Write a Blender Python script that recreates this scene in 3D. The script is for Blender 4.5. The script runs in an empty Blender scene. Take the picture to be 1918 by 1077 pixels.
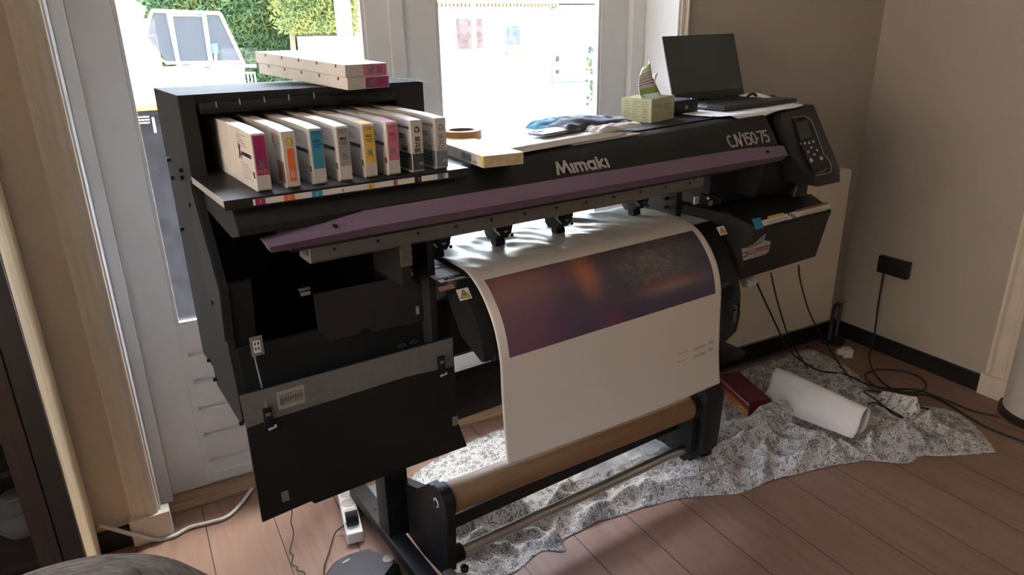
import bpy, bmesh, math, random
from mathutils import Vector, Matrix, noise
random.seed(7)
S = bpy.context.scene
COL = S.collection
PI = math.pi

# ------------------------------------------------------------------ camera (1918 x 1077)
PITCH, ROLL, YAW = math.radians(20.18), math.radians(-1.10), math.radians(28.54)
FPX, CX, CY, EYE = 1302.4, 959.0, 538.5, 1.56
TH = math.radians(5.25)                       # the printer stands a little askew to the wall
cyw, syw = math.cos(YAW), math.sin(YAW)
fw = Vector((syw*math.cos(PITCH), cyw*math.cos(PITCH), -math.sin(PITCH)))
rt = Vector((cyw, -syw, 0)); up = rt.cross(fw)
r2 = math.cos(ROLL)*rt + math.sin(ROLL)*up
u2 = -math.sin(ROLL)*rt + math.cos(ROLL)*up
CM = Matrix((r2, u2, -fw)).transposed()
CPOS = Vector((0, 0, EYE))
cam = bpy.data.objects.new('camera', bpy.data.cameras.new('camera'))
cam.matrix_world = Matrix.Translation(CPOS) @ CM.to_4x4()
cam.data.sensor_width = 36; cam.data.lens = FPX/1918*36; cam.data.clip_start = .02; cam.data.clip_end = 500
COL.objects.link(cam); S.camera = cam
UA = Vector((math.cos(TH), math.sin(TH), 0)); VA = Vector((-math.sin(TH), math.cos(TH), 0))
AX = dict(x=Vector((1, 0, 0)), y=Vector((0, 1, 0)), z=Vector((0, 0, 1)), u=UA, v=VA)

def W(px, py, **k):
    """the point of a real plane (x=, y=, z=, u= or v=) seen at a spot of the photograph"""
    d = CM @ Vector((px-CX, -(py-CY), -FPX))
    (key, val), = k.items()
    n = AX[key]
    return CPOS + d*((val - CPOS.dot(n))/d.dot(n))
def uv(P): return Vector((P.dot(UA), P.dot(VA), P.z))
def Q(px, py, **k): return uv(W(px, py, **k))
def L2W(u, v, z): return UA*u + VA*v + Vector((0, 0, z))

# ------------------------------------------------------------------ materials
def srgb(r, g, b):
    f = lambda c: (c/255/12.92) if c/255 <= .04045 else ((c/255+.055)/1.055)**2.4
    return (f(r), f(g), f(b))
class NT:
    def __init__(s, name):
        s.m = bpy.data.materials.new(name); s.m.use_nodes = True
        s.t = s.m.node_tree; s.p = s.t.nodes['Principled BSDF']; s.out = s.t.nodes['Material Output']
    def n(s, ty, **k):
        nd = s.t.nodes.new(ty)
        for a, b in k.items():
            if a.startswith('i_'): nd.inputs[a[2:].replace('_', ' ')].default_value = b
            else: setattr(nd, a, b)
        return nd
    def l(s, a, b): s.t.links.new(a, b)
    def math(s, op, a, b=None, c=None):
        nd = s.n('ShaderNodeMath', operation=op)
        for i, x in enumerate((a, b, c)):
            if x is None: continue
            if isinstance(x, (int, float)): nd.inputs[i].default_value = x
            else: s.l(x, nd.inputs[i])
        return nd.outputs[0]
    def mix(s, fac, a, b):
        nd = s.n('ShaderNodeMix', data_type='RGBA')
        for i, x in ((0, fac), (6, a), (7, b)):
            if isinstance(x, (int, float)): nd.inputs[i].default_value = x
            elif isinstance(x, tuple): nd.inputs[i].default_value = (*x, 1) if len(x) == 3 else x
            else: s.l(x, nd.inputs[i])
        return nd.outputs[2]
    def ramp(s, fac, stops):
        nd = s.n('ShaderNodeValToRGB'); e = nd.color_ramp.elements
        while len(e) < len(stops): e.new(.5)
        for q, (p, c) in zip(e, stops):
            q.position = p; q.color = (*c, 1) if len(c) == 3 else c
        s.l(fac, nd.inputs[0]); return nd.outputs[0]
    def coords(s, which='Object', scale=None):
        tc = s.n('ShaderNodeTexCoord'); o = tc.outputs[which]
        if scale is not None:
            mp = s.n('ShaderNodeMapping'); mp.inputs['Scale'].default_value = scale
            s.l(o, mp.inputs[0]); o = mp.outputs[0]
        return o
    def noise(s, vec, scale, detail=3, rough=.55, dist=0):
        nd = s.n('ShaderNodeTexNoise'); s.l(vec, nd.inputs['Vector'])
        nd.inputs['Scale'].default_value = scale; nd.inputs['Detail'].default_value = detail
        nd.inputs['Roughness'].default_value = rough; nd.inputs['Distortion'].default_value = dist
        return nd
    def bump(s, h, strength, dist=.002):
        b = s.n('ShaderNodeBump'); b.inputs['Strength'].default_value = strength; b.inputs['Distance'].default_value = dist
        s.l(h, b.inputs['Height']); s.l(b.outputs[0], s.p.inputs['Normal'])
    def set(s, **k):
        for a, b in k.items(): s.p.inputs[a.replace('_', ' ')].default_value = b
MATS = {}
def mat(name, rgb, rough=.5, metal=0, var=.08, scale=40, bump=0, spec=.5, coat=0):
    """a plain surface with slight procedural unevenness"""
    if name in MATS: return MATS[name]
    m = NT(name); v = m.coords('Object'); nz = m.noise(v, scale)
    lo = tuple(c*(1-var) for c in rgb); hi = tuple(min(1, c*(1+var)) for c in rgb)
    m.l(m.ramp(nz.outputs[0], [(.3, lo), (.7, hi)]), m.p.inputs['Base Color'])
    m.set(Roughness=rough, Metallic=metal, Specular_IOR_Level=spec, Coat_Weight=coat)
    if bump: m.bump(nz.outputs[0], bump)
    MATS[name] = m.m; return m.m

BLACK = mat('black_plastic', (.0115, .0118, .0113), .5, var=.1, scale=300, bump=.05, spec=.3)
BLACKM = mat('black_painted_metal', (.016, .016, .0155), .5, var=.06, scale=500, bump=.03, spec=.32)
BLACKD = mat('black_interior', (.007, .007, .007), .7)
BROWNB = mat('dark_plate', (.02, .018, .015), .5)
GREYD = mat('dark_grey_plastic', (.018, .018, .018), .5)
PURPLE = mat('purple_plastic', (.165, .108, .165), .45, var=.05, scale=200)
STEEL = mat('brushed_steel', (.52, .52, .5), .32, metal=1, scale=120)
ALU = mat('aluminium', (.62, .61, .58), .3, metal=1, scale=80)
GREYM = mat('grey_steel_plate', (.20, .19, .165), .42, metal=.35, scale=60)
CARD = mat('white_cardboard', (.55, .505, .445), .6, scale=25, var=.05)
PAPER = mat('white_paper', (.78, .76, .73), .55, scale=18, var=.03)
WHITE = mat('white_plastic', (.74, .72, .69), .4, var=.03)
LABEL = mat('white_label', (.66, .63, .57), .5, var=.03)
GREYT = mat('grey_ink', (.30, .28, .26), .6)
DARKI = mat('dark_ink', (.03, .03, .035), .6)
MAGENTA = mat('magenta_ink', (.32, .022, .11), .45)
PINK = mat('pink_ink', (.52, .15, .20), .45)
ORANGE = mat('orange_ink', (.72, .14, .035), .45)
YELLOW = mat('yellow_ink', (.70, .44, .07), .45)
OLIVE = mat('olive_yellow_ink', (.52, .44, .06), .45)
CYAN = mat('cyan_ink', (.04, .26, .42), .45)
MIDGREY = mat('mid_grey_ink', (.30, .27, .26), .45)
BLUEGREY = mat('blue_grey_ink', (.16, .20, .23), .45)
SLATE = mat('slate_ink', (.05, .058, .06), .45)
LOGOB = mat('blue_grey_logo', (.13, .19, .23), .4)
LOGOG = mat('silver_lettering', (.42, .39, .37), .35, metal=.3)
DOORP = mat('light_grey_door_paint', (.80, .80, .785), .38, scale=8, var=.03)
CREAM = mat('cream_paint', (.70, .62, .52), .42, scale=6, var=.04)
RADI = mat('cream_radiator_enamel', (.76, .68, .55), .4, scale=6, var=.03)
SKIRT = mat('black_skirting_paint', (.011, .012, .013), .4)
CABLE = mat('black_cable_rubber', (.012, .011, .011), .5)
WCABLE = mat('white_cable_rubber', (.66, .62, .57), .45)

def mk_glass(name, tint=(1, 1, 1), refl=.9):
    m = NT(name); m.t.nodes.remove(m.p)
    tr = m.n('ShaderNodeBsdfTransparent'); tr.inputs[0].default_value = (*tint, 1)
    gl = m.n('ShaderNodeBsdfGlossy'); gl.inputs['Roughness'].default_value = .02
    fr = m.n('ShaderNodeFresnel'); fr.inputs[0].default_value = 1.45
    mx = m.n('ShaderNodeMixShader'); f = m.math('MULTIPLY', fr.outputs[0], refl)
    m.l(f, mx.inputs[0]); m.l(tr.outputs[0], mx.inputs[1]); m.l(gl.outputs[0], mx.inputs[2]); m.l(mx.outputs[0], m.out.inputs[0])
    MATS[name] = m.m; return m.m
GLASS = mk_glass('window_glass')

def mk_floor():
    m = NT('plank_floor'); v = m.coords('Object'); sp = m.n('ShaderNodeSeparateXYZ'); m.l(v, sp.inputs[0])
    x = m.math('DIVIDE', sp.outputs[0], .2112); cell = m.math('FLOOR', x); fr = m.math('FRACT', x)
    wn = m.n('ShaderNodeTexWhiteNoise', noise_dimensions='1D'); m.l(cell, wn.inputs['W'])
    # end joints, staggered from board to board
    yy = m.math('ADD', m.math('DIVIDE', sp.outputs[1], 4.2), m.math('MULTIPLY', wn.outputs[0], 7))
    fy = m.math('FRACT', yy); 
    mp = m.n('ShaderNodeCombineXYZ')
    m.l(m.math('ADD', m.math('MULTIPLY', sp.outputs[0], 9), m.math('MULTIPLY', wn.outputs[0], 40)), mp.inputs[0])
    m.l(m.math('MULTIPLY', sp.outputs[1], .9), mp.inputs[1])
    g = m.noise(mp.outputs[0], 2.2, 5, .6, 1.2); g2 = m.noise(mp.outputs[0], 14, 3, .6, .4)
    base = m.ramp(g.outputs[0], [(.25, (.20, .115, .078)), (.5, (.28, .168, .116)), (.8, (.345, .22, .157))])
    base = m.mix(m.math('MULTIPLY', g2.outputs[0], .35), base, (.22, .12, .08))
    base = m.mix(m.math('MULTIPLY', wn.outputs[0], .28), base, (.23, .125, .08))
    kn = m.n('ShaderNodeTexVoronoi'); m.l(m.coords('Object', (3.1, 1.7, 1)), kn.inputs['Vector']); kn.inputs['Scale'].default_value = 1.1
    kf = m.ramp(kn.outputs['Distance'], [(.02, (1, 1, 1)), (.06, (0, 0, 0))])
    base = m.mix(kf, base, (.10, .06, .045))
    gap = m.math('MAXIMUM', m.math('LESS_THAN', fr, .016), m.math('LESS_THAN', fy, .0007))
    m.l(m.mix(gap, base, (.03, .018, .012)), m.p.inputs['Base Color'])
    m.set(Roughness=.48); m.bump(m.math('SUBTRACT', m.math('MULTIPLY', g2.outputs[0], .25), gap), .35)
    return m.m
FLOORM = mk_floor()

def mk_wall(name, c1, c2, weave):
    m = NT(name); v = m.coords('Object'); n1 = m.noise(v, 1.3); 
    m.l(m.ramp(n1.outputs[0], [(.3, c1), (.7, c2)]), m.p.inputs['Base Color'])
    wv = m.n('ShaderNodeTexWave', wave_type='BANDS', bands_direction='DIAGONAL'); m.l(v, wv.inputs['Vector'])
    wv.inputs['Scale'].default_value = 60; wv.inputs['Distortion'].default_value = 3; wv.inputs['Detail'].default_value = 2
    n2 = m.noise(v, 260)
    h = m.math('ADD', m.math('MULTIPLY', wv.outputs['Fac'], weave), n2.outputs[0])
    m.bump(h, .25, .0015); m.set(Roughness=.75); return m.m
WALLM = mk_wall('wall_paint', (.445, .40, .335), (.475, .425, .36), .2)
WALLT = mk_wall('textured_wallpaper', (.60, .51, .39), (.64, .55, .425), .9)
CEIL = mat('ceiling_paint', (.75, .73, .69), .8, scale=5, var=.03)

def mk_wood(name, a, b, c, sc=(1, 1, 1), rough=.5, ring=6):
    m = NT(name); v = m.coords('Object', sc); n1 = m.noise(v, ring, 6, .6, 1.5)
    m.l(m.ramp(n1.outputs[0], [(.3, a), (.5, b), (.72, c)]), m.p.inputs['Base Color'])
    m.bump(n1.outputs[0], .2); m.set(Roughness=rough); return m.m
OAKL = mk_wood('pale_wood', (.56, .40, .22), (.80, .62, .38), (.88, .72, .48), (12, 12, .8), .5, 5)
OAKT = mk_wood('threshold_wood', (.22, .13, .07), (.36, .22, .12), (.44, .29, .17), (1, 14, 14), .45, 4)
WALNUT = mk_wood('dark_brown_wood', (.035, .021, .014), (.055, .032, .021), (.075, .044, .029), (12, 12, .8), .45, 5)
KRAFT = mk_wood('brown_kraft_board', (.255, .135, .062), (.29, .16, .076), (.33, .185, .09), (1, 8, 8), .55, 10)

def mk_cloth():
    m = NT('patterned_cotton'); uvn = m.n('ShaderNodeTexCoord'); v = uvn.outputs['UV']
    n1 = m.noise(v, 36, 1.0, .4, 1.1)
    s1 = m.math('SINE', m.math('MULTIPLY', n1.outputs[0], 46))
    n2 = m.noise(v, 60, 1.5, .5, 2.2); s2 = m.math('SINE', m.math('MULTIPLY', n2.outputs[0], 30))
    vo = m.n('ShaderNodeTexVoronoi'); m.l(v, vo.inputs['Vector']); vo.inputs['Scale'].default_value = 28
    rings = m.math('SINE', m.math('MULTIPLY', vo.outputs['Distance'], 34))
    a = m.math('GREATER_THAN', s1, .45); b = m.math('GREATER_THAN', s2, .55); c = m.math('GREATER_THAN', rings, .62)
    d = m.math('MULTIPLY', m.math('MAXIMUM', b, c), m.math('LESS_THAN', vo.outputs['Distance'], .42))
    ink = m.math('MAXIMUM', m.math('MULTIPLY', a, .85), d)
    col = m.mix(ink, (.66, .64, .60), (.13, .125, .12))
    m.l(col, m.p.inputs['Base Color']); m.set(Roughness=.85)
    w = m.noise(v, 320, 2); m.bump(w.outputs[0], .15, .001); return m.m
CLOTHM = mk_cloth()

# ------------------------------------------------------------------ geometry helper
class G:
    def __init__(s): s.b = bmesh.new()
    def _faces(s, vs, fs):
        bv = [s.b.verts.new(v) for v in vs]; out = []
        for f in fs:
            try: out.append(s.b.faces.new([bv[i] for i in f]))
            except ValueError: pass
        return bv, out
    def box(s, x0, x1, y0, y1, z0, z1, bev=0, seg=2):
        vs = [(x, y, z) for x in (x0, x1) for y in (y0, y1) for z in (z0, z1)]
        bv, fs = s._faces(vs, [(0, 1, 3, 2), (4, 6, 7, 5), (0, 4, 5, 1), (2, 3, 7, 6), (0, 2, 6, 4), (1, 5, 7, 3)])
        if bev:
            es = list({e for f in fs for e in f.edges})
            bmesh.ops.bevel(s.b, geom=es, offset=bev, segments=seg, affect='EDGES', profile=.6)
        return s
    def prism(s, poly, a, b, axis='u', bev=0, seg=2, poly2=None):
        """poly: (v,z) pairs swept along u (axis u), (u,z) along v, or (u,v) along z"""
        def P(q, t): return {'u': (t, q[0], q[1]), 'v': (q[0], t, q[1]), 'z': (q[0], q[1], t)}[axis]
        n = len(poly); p2 = poly2 or poly
        vs = [P(q, a) for q in poly] + [P(q, b) for q in p2]
        fs = [tuple(range(n)), tuple(range(2*n-1, n-1, -1))] + [(i, n+i, n+(i+1) % n, (i+1) % n) for i in range(n)]
        bv, ff = s._faces(vs, fs)
        if bev:
            es = list({e for f in ff for e in f.edges})
            bmesh.ops.bevel(s.b, geom=es, offset=bev, segments=seg, affect='EDGES', profile=.6)
        return s
    def hull8(s, lo, hi):
        """two quads (lists of 4 points) joined to a solid"""
        s._faces(list(lo)+list(hi), [(0, 1, 2, 3), (7, 6, 5, 4)] + [(i, 4+i, 4+(i+1) % 4, (i+1) % 4) for i in range(4)]); return s
    def solid(s, pts, off, bev=0):
        """a flat polygon given thickness along the vector off"""
        n = len(pts); o = Vector(off)
        vs = [Vector(p) for p in pts] + [Vector(p)+o for p in pts]
        bv, ff = s._faces(vs, [tuple(range(n)), tuple(range(2*n-1, n-1, -1))] + [(i, n+i, n+(i+1) % n, (i+1) % n) for i in range(n)])
        if bev:
            es = list({e for f in ff for e in f.edges}); bmesh.ops.bevel(s.b, geom=es, offset=bev, segments=2, affect='EDGES')
        return s
    def tube(s, pts, r, seg=10, smooth=True, caps=True):
        pts = [Vector(p) for p in pts]
        if smooth and len(pts) > 2:
            q = []
            for i in range(len(pts)-1):
                p0 = pts[max(i-1, 0)]; p1 = pts[i]; p2 = pts[i+1]; p3 = pts[min(i+2, len(pts)-1)]
                for k in range(8):
                    t = k/8
                    q.append(.5*((2*p1)+(p2-p0)*t+(2*p0-5*p1+4*p2-p3)*t*t+(3*p1-p0-3*p2+p3)*t**3))
            q.append(pts[-1]); pts = q
        rings = []; nrm = None
        for i, p in enumerate(pts):
            t = (pts[min(i+1, len(pts)-1)]-pts[max(i-1, 0)]).normalized()
            if nrm is None: nrm = t.orthogonal().normalized()
            nrm = (nrm-t*nrm.dot(t)); nrm = nrm.normalized() if nrm.length > 1e-6 else t.orthogonal().normalized()
            bn = t.cross(nrm)
            rr = r[i] if isinstance(r, (list, tuple)) and len(r) == len(pts) else (r if not isinstance(r, (list, tuple)) else r[0])
            rings.append([s.b.verts.new(p+(nrm*math.cos(2*PI*k/seg)+bn*math.sin(2*PI*k/seg))*rr) for k in range(seg)])
        for a, b in zip(rings, rings[1:]):
            for k in range(seg): s.b.faces.new((a[k], a[(k+1) % seg], b[(k+1) % seg], b[k]))
        if caps: s.b.faces.new(rings[0][::-1]); s.b.faces.new(rings[-1])
        return s
    def cyl(s, p0, p1, r, seg=20, r1=None):
        p0, p1 = Vector(p0), Vector(p1); return s.tube([p0, p1], [r, r1 if r1 is not None else r], seg, smooth=False)
    def lathe(s, prof, seg=28, c=(0, 0)):
        rings = [[s.b.verts.new((c[0]+r*math.cos(2*PI*k/seg), c[1]+r*math.sin(2*PI*k/seg), z)) for k in range(seg)] for r, z in prof]
        for a, b in zip(rings, rings[1:]):
            for k in range(seg): s.b.faces.new((a[k], a[(k+1) % seg], b[(k+1) % seg], b[k]))
        if prof[0][0] > 1e-4: s.b.faces.new(rings[0][::-1])
        if prof[-1][0] > 1e-4: s.b.faces.new(rings[-1])
        return s
    def quad(s, *pts): s._faces(pts, [tuple(range(len(pts)))]); return s
    def grid(s, nx, ny, fn, uvf=None):
        lay = s.b.loops.layers.uv.verify()
        vs = [[s.b.verts.new(fn(i/nx, j/ny)) for i in range(nx+1)] for j in range(ny+1)]
        for j in range(ny):
            for i in range(nx):
                f = s.b.faces.new((vs[j][i], vs[j][i+1], vs[j+1][i+1], vs[j+1][i])); f.smooth = True
                for lp, (a, b) in zip(f.loops, ((i, j), (i+1, j), (i+1, j+1), (i, j+1))):
                    lp[lay].uv = uvf(a/nx, b/ny) if uvf else (a/nx, b/ny)
        return s
    def strokes(s, polys, w, fr):
        """thick pen strokes; fr maps (x, y, depth) to a point"""
        for pl in polys:
            for (a, b) in zip(pl, pl[1:]):
                a2, b2 = Vector(a), Vector(b); d = (b2-a2)
                if d.length < 1e-6: continue
                d.normalize(); n = Vector((-d.y, d.x))*w/2; e = d*w*.42
                q = [a2-e+n, b2+e+n, b2+e-n, a2-e-n]
                s._faces([fr(p.x, p.y, 0) for p in q]+[fr(p.x, p.y, 1) for p in q],
                         [(3, 2, 1, 0), (4, 5, 6, 7)]+[(i, (i+1) % 4, 4+(i+1) % 4, 4+i) for i in range(4)])
        return s

def setp(o, label=None, cat=None, group=None, kind=None):
    if label: o['label'] = label
    if cat: o['category'] = cat
    if group: o['group'] = group
    if kind: o['kind'] = kind
    return o
def obj(name, g, m, parent=None, label=None, cat=None, group=None, kind=None, smooth=None, loc=None, sub=0, solid=0):
    b = g.b
    bmesh.ops.recalc_face_normals(b, faces=b.faces)
    me = bpy.data.meshes.new(name)
    o = bpy.data.objects.new(name, me)
    if parent is None and loc is None:          # put the origin at the middle of the base
        xs = [v.co for v in b.verts]
        c = Vector(((min(v.x for v in xs)+max(v.x for v in xs))/2, (min(v.y for v in xs)+max(v.y for v in xs))/2, min(v.z for v in xs)))
        bmesh.ops.translate(b, verts=b.verts, vec=-c); o.location = c
    elif loc is not None: o.location = loc
    b.to_mesh(me); b.free()
    if smooth:
        for p in me.polygons: p.use_smooth = True
        try: me.set_sharp_from_angle(angle=math.radians(smooth if smooth > 1 else 40))
        except Exception: pass
    me.materials.append(m)
    COL.objects.link(o)
    if parent is not None: o.parent = parent
    if solid:
        md = o.modifiers.new('thickness', 'SOLIDIFY'); md.thickness = solid; md.offset = 0
    if sub:
        md = o.modifiers.new('smooth', 'SUBSURF'); md.levels = sub; md.render_levels = sub
    return setp(o, label, cat, group, kind)
def thing(name, label, cat, loc=(0, 0, 0), rz=0, group=None, kind=None):
    o = bpy.data.objects.new(name, None); o.empty_display_size = .05
    o.location = loc; o.rotation_euler = (0, 0, rz); COL.objects.link(o)
    return setp(o, label, cat, group, kind)
def frame(org, xd, yd):
    org = Vector(org); xd = Vector(xd).normalized(); yd = Vector(yd); yd = (yd-xd*yd.dot(xd)).normalized(); zd = xd.cross(yd)
    return Matrix((xd, yd, zd)).transposed().to_4x4(), org
def text(body, size, m, parent, org, xd, yd, name='lettering', align='LEFT', depth=.0003, off=.0006, sx=1.0, bold=0):
    cu = bpy.data.curves.new('t', 'FONT'); cu.body = body; cu.size = size; cu.align_x = align; cu.extrude = depth; cu.offset = bold
    t = bpy.data.objects.new('t', cu); COL.objects.link(t)
    dg = bpy.context.evaluated_depsgraph_get(); me = bpy.data.meshes.new_from_object(t.evaluated_get(dg))
    bpy.data.objects.remove(t); bpy.data.curves.remove(cu)
    R, o3 = frame(org, xd, yd); n = R.to_3x3() @ Vector((0, 0, 1))
    me.transform(Matrix.Translation(o3+n*off) @ R @ Matrix.Diagonal((sx, 1, 1, 1)))
    me.name = name; me.materials.clear(); me.materials.append(m)
    o = bpy.data.objects.new(name, me); COL.objects.link(o); o.parent = parent; return o
def plate(g, org, xd, yd, x0, x1, y0, y1, t=.0006, off=0):
    """thin sticker lying on a face"""
    R, o3 = frame(org, xd, yd); R3 = R.to_3x3()
    P = lambda x, y, z: o3+R3 @ Vector((x, y, z))
    g.hull8([P(x0, y0, off), P(x1, y0, off), P(x1, y1, off), P(x0, y1, off)], [P(x0, y0, off+t), P(x1, y0, off+t), P(x1, y1, off+t), P(x0, y1, off+t)])
    return g
def pq(pts, **k): return [Q(px, py, **k) for px, py in pts]

# ================================================================== THE ROOM
YW, YD, XR = 2.25, 2.414, 3.172          # wall plane, plane of the door leaves, right wall
YR = 2.19                                 # wall beside the radiator
XL, YB, ZC = -1.55, -3.4, 2.62
ST = dict(kind='structure')
obj('floor', G().box(XL, XR+.15, YB, 2.46, -.10, 0), FLOORM, loc=(0, 0, 0), **ST)
obj('ceiling', G().box(XL-.15, XR+.15, YB-.15, 2.6, ZC, ZC+.15), CEIL, loc=(0, 0, 0), **ST)
obj('wall_right', G().box(XR, XR+.15, YB, 2.6, 0, ZC), WALLM, loc=(0, 0, 0), **ST)
g = G(); g.box(XL-.15, -.122, YW, 2.6, 0, ZC)
obj('wall_left', g, WALLT, loc=(0, 0, 0), **ST)
obj('wall_corner', G().box(1.945, XR, YR, 2.6, 0, ZC), WALLM, loc=(0, 0, 0), **ST)
obj('wall_lintel', G().box(-.122, 1.945, YW, 2.6, 2.32, ZC), WALLM, loc=(0, 0, 0), **ST)
# far side of the room, behind the camera, and the side wall with its own big window
obj('wall_back', G().box(XL-.15, XR+.15, YB-.15, YB, 0, ZC), WALLM, loc=(0, 0, 0), **ST)
g = G(); BY0, BY1, BZ0, BZ1 = -.6, 1.75, .75, 2.3
g.box(XL-.15, XL, YB, BY0, 0, ZC); g.box(XL-.15, XL, BY1, YW, 0, ZC); g.box(XL-.15, XL, BY0, BY1, 0, BZ0); g.box(XL-.15, XL, BY0, BY1, BZ1, ZC)
obj('wall_side', g, WALLM, loc=(0, 0, 0), **ST)
w = obj('window_1', G().box(XL-.09, XL-.085, BY0, BY1, BZ0, BZ1), GLASS, loc=(0, 0, 0), **ST)
g = G()
for a, b in ((BY0, BY0+.06), (BY1-.06, BY1), (.35, .41)): g.box(XL-.12, XL-.06, a, b, BZ0, BZ1)
for a, b in ((BZ0, BZ0+.06), (BZ1-.06, BZ1)): g.box(XL-.12, XL-.06, BY0+.06, BY1-.06, a, b)
obj('window_frame', g, DOORP, w, loc=(0, 0, 0))

# --- skirting
obj('baseboard_right', G().box(3.157, XR, 1.432, YR, 0, .082, .003), SKIRT, loc=(0, 0, 0), **ST)
obj('baseboard_corner', G().box(1.99, 3.157, YR-.014, YR, 0, .082, .003), SKIRT, loc=(0, 0, 0), **ST)
obj('baseboard_left', G().box(XL, -.212, YW-.014, YW, 0, .075, .003), SKIRT, loc=(0, 0, 0), **ST)

# --- casings: fluted boards on plinth blocks
def casing(name, x0, x1, y, zt, m, along='x', sgn=-1):
    n = 44; w = x1-x0
    prof = [0]*(n+1)
    for i in range(n+1):
        t = i/n; d = .012
        if .14 < t < .22 or .26 < t < .34: d -= .0022*math.sin((t-.14 if t < .24 else t-.26)/.08*PI)
        d += .010*math.exp(-((t-.66)/.13)**2)
        if t > .86: d += .004*math.sin((t-.86)/.14*PI)
        if t < .04 or t > .97: d *= .5
        prof[i] = d
    g = G()
    poly = [(x0+w*i/n, y+sgn*prof[i]) for i in range(n+1)] + [(x1, y), (x0, y)]
    if along == 'y': poly = [(b, a) for a, b in poly]
    g.prism(poly, .097, zt, 'z'); return obj(name, g, m, loc=(0, 0, 0), smooth=30, **ST)
c = casing('trim_1', -.208, -.122, YW, 2.40, CREAM)
obj('plinth_block', G().box(-.214, -.094, YW-.030, YW+.02, 0, .098, .003), CREAM, c, loc=(0, 0, 0))
# doorway casing on the right wall, by the rounded column
n = casing('trim_2', 1.315, 1.425, XR, 2.3, CREAM, 'y')
obj('plinth_block', G().box(XR-.028, XR, 1.305, 1.432, 0, .100, .003), CREAM, n, loc=(0, 0, 0))
# casing right of the door opening
c = casing('trim_3', 1.945, 1.985, YR, 2.40, CREAM)
# jamb linings of the opening
obj('trim_4', G().box(-.128, -.118, YW-.004, YD+.03, .0, 2.32, .002), DOORP, loc=(0, 0, 0), **ST)
obj('trim_5', G().box(1.935, 1.947, YR-.004, YD+.03, .0, 2.32, .002), DOORP, loc=(0, 0, 0), **ST)
g = G()
for a, b, d0, d1 in ((-.118, -.081, YD-.040, YD+.05), (1.872, 1.935, YD-.030, YD+.05)): g.box(a, b, d0, d1, .03, 2.30, .003)
g.box(-.081, 1.872, YD-.03, YD+.05, 2.24, 2.30, .003)
obj('trim_6', g, DOORP, loc=(0, 0, 0), **ST)
# threshold
t = obj('trim_7', G().prism([(YD-.075, 0), (YD-.075, .012), (YD-.06, .022), (YD-.03, .026), (YD+.05, .026), (YD+.05, 0)], -.118, 1.935, 'u'), OAKT, loc=(0, 0, 0), smooth=40, **ST)

# --- the two glazed door leaves
def door_leaf(name, x0, x1, gx0, gx1, gz0=.654, gz1=2.14):
    d = thing(name, None, None, (x0, YD, .03), 0, None, 'structure')
    X = lambda x: x-x0
    Z = lambda z: z-.03
    obj('stile', G().box(0, X(gx0), 0, .05, 0, Z(2.24), .003), DOORP, d, loc=(0, 0, 0))
    obj('stile', G().box(X(gx1), X(x1), 0, .05, 0, Z(2.24), .003), DOORP, d, loc=(0, 0, 0))
    obj('rail', G().box(X(gx0), X(gx1), 0, .05, Z(gz1), Z(2.24), .003), DOORP, d, loc=(0, 0, 0))
    # lower panel with routed grooves
    g = G(); zs = [0, .10]; 
    for z in (.13, .235, .34, .44, .54): zs += [z-.03]
    prof = [(0.0, 0.0)]; 
    yf = .004
    prof = [(yf, 0)]
    for z in (.127, .233, .337, .445, .545):
        zz = Z(z); prof += [(yf, zz-.012), (yf+.014, zz-.007), (yf+.014, zz+.005), (yf, zz+.008)]
    prof += [(yf, Z(gz0)), (.046, Z(gz0)), (.046, 0)]
    g.prism(prof, X(gx0)+.02, X(gx1)-.02, 'u')
    obj('grooved_panel', g, DOORP, d, loc=(0, 0, 0))
    g = G()
    for a in (gx0, gx1-.02): g.box(X(a), X(a)+.02, .003, .047, 0, Z(gz0))
    g.box(X(gx0)+.02, X(gx1)-.02, -.004, .05, Z(.04), Z(.075), .002)
    obj('bottom_rail', g, DOORP, d, loc=(0, 0, 0))
    g = G()
    for a, b in ((gx0, gx0+.012), (gx1-.012, gx1)): g.box(X(a), X(b), .004, .022, Z(gz0), Z(gz1), .002)
    for a, b in ((gz0, gz0+.014), (gz1-.014, gz1)): g.box(X(gx0)+.012, X(gx1)-.012, .004, .022, Z(a), Z(b), .002)
    obj('glazing_bead', g, WHITE, d, loc=(0, 0, 0))
    obj('pane', G().box(X(gx0)+.002, X(gx1)-.002, .026, .032, Z(gz0), Z(gz1)), GLASS, d, loc=(0, 0, 0))
    return d
door_leaf('door_1', -.081, .872, .035, .773)
d2 = door_leaf('door_2', .876, 1.872, 1.031, 1.741)
obj('meeting_strip', G().box(-.022, .03, -.012, .0, 0, 2.2, .003), DOORP, d2, loc=(0, 0, 0))

# --- rounded white column at the right edge, standing on black skirting
colx, coly, colr = 3.16, 1.165, .15
c = obj('wall_front', G().lathe([(colr, .03), (colr, ZC)], 48, (colx, coly)), mat('white_column_paint', (.60, .56, .52), .5, scale=5, var=.03), loc=(0, 0, 0), smooth=40, **ST)
obj('baseboard_front', G().lathe([(colr+.014, 0), (colr+.014, .024), (colr+.003, .032)], 48, (colx, coly)), SKIRT, c, loc=(0, 0, 0), smooth=40)

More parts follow.
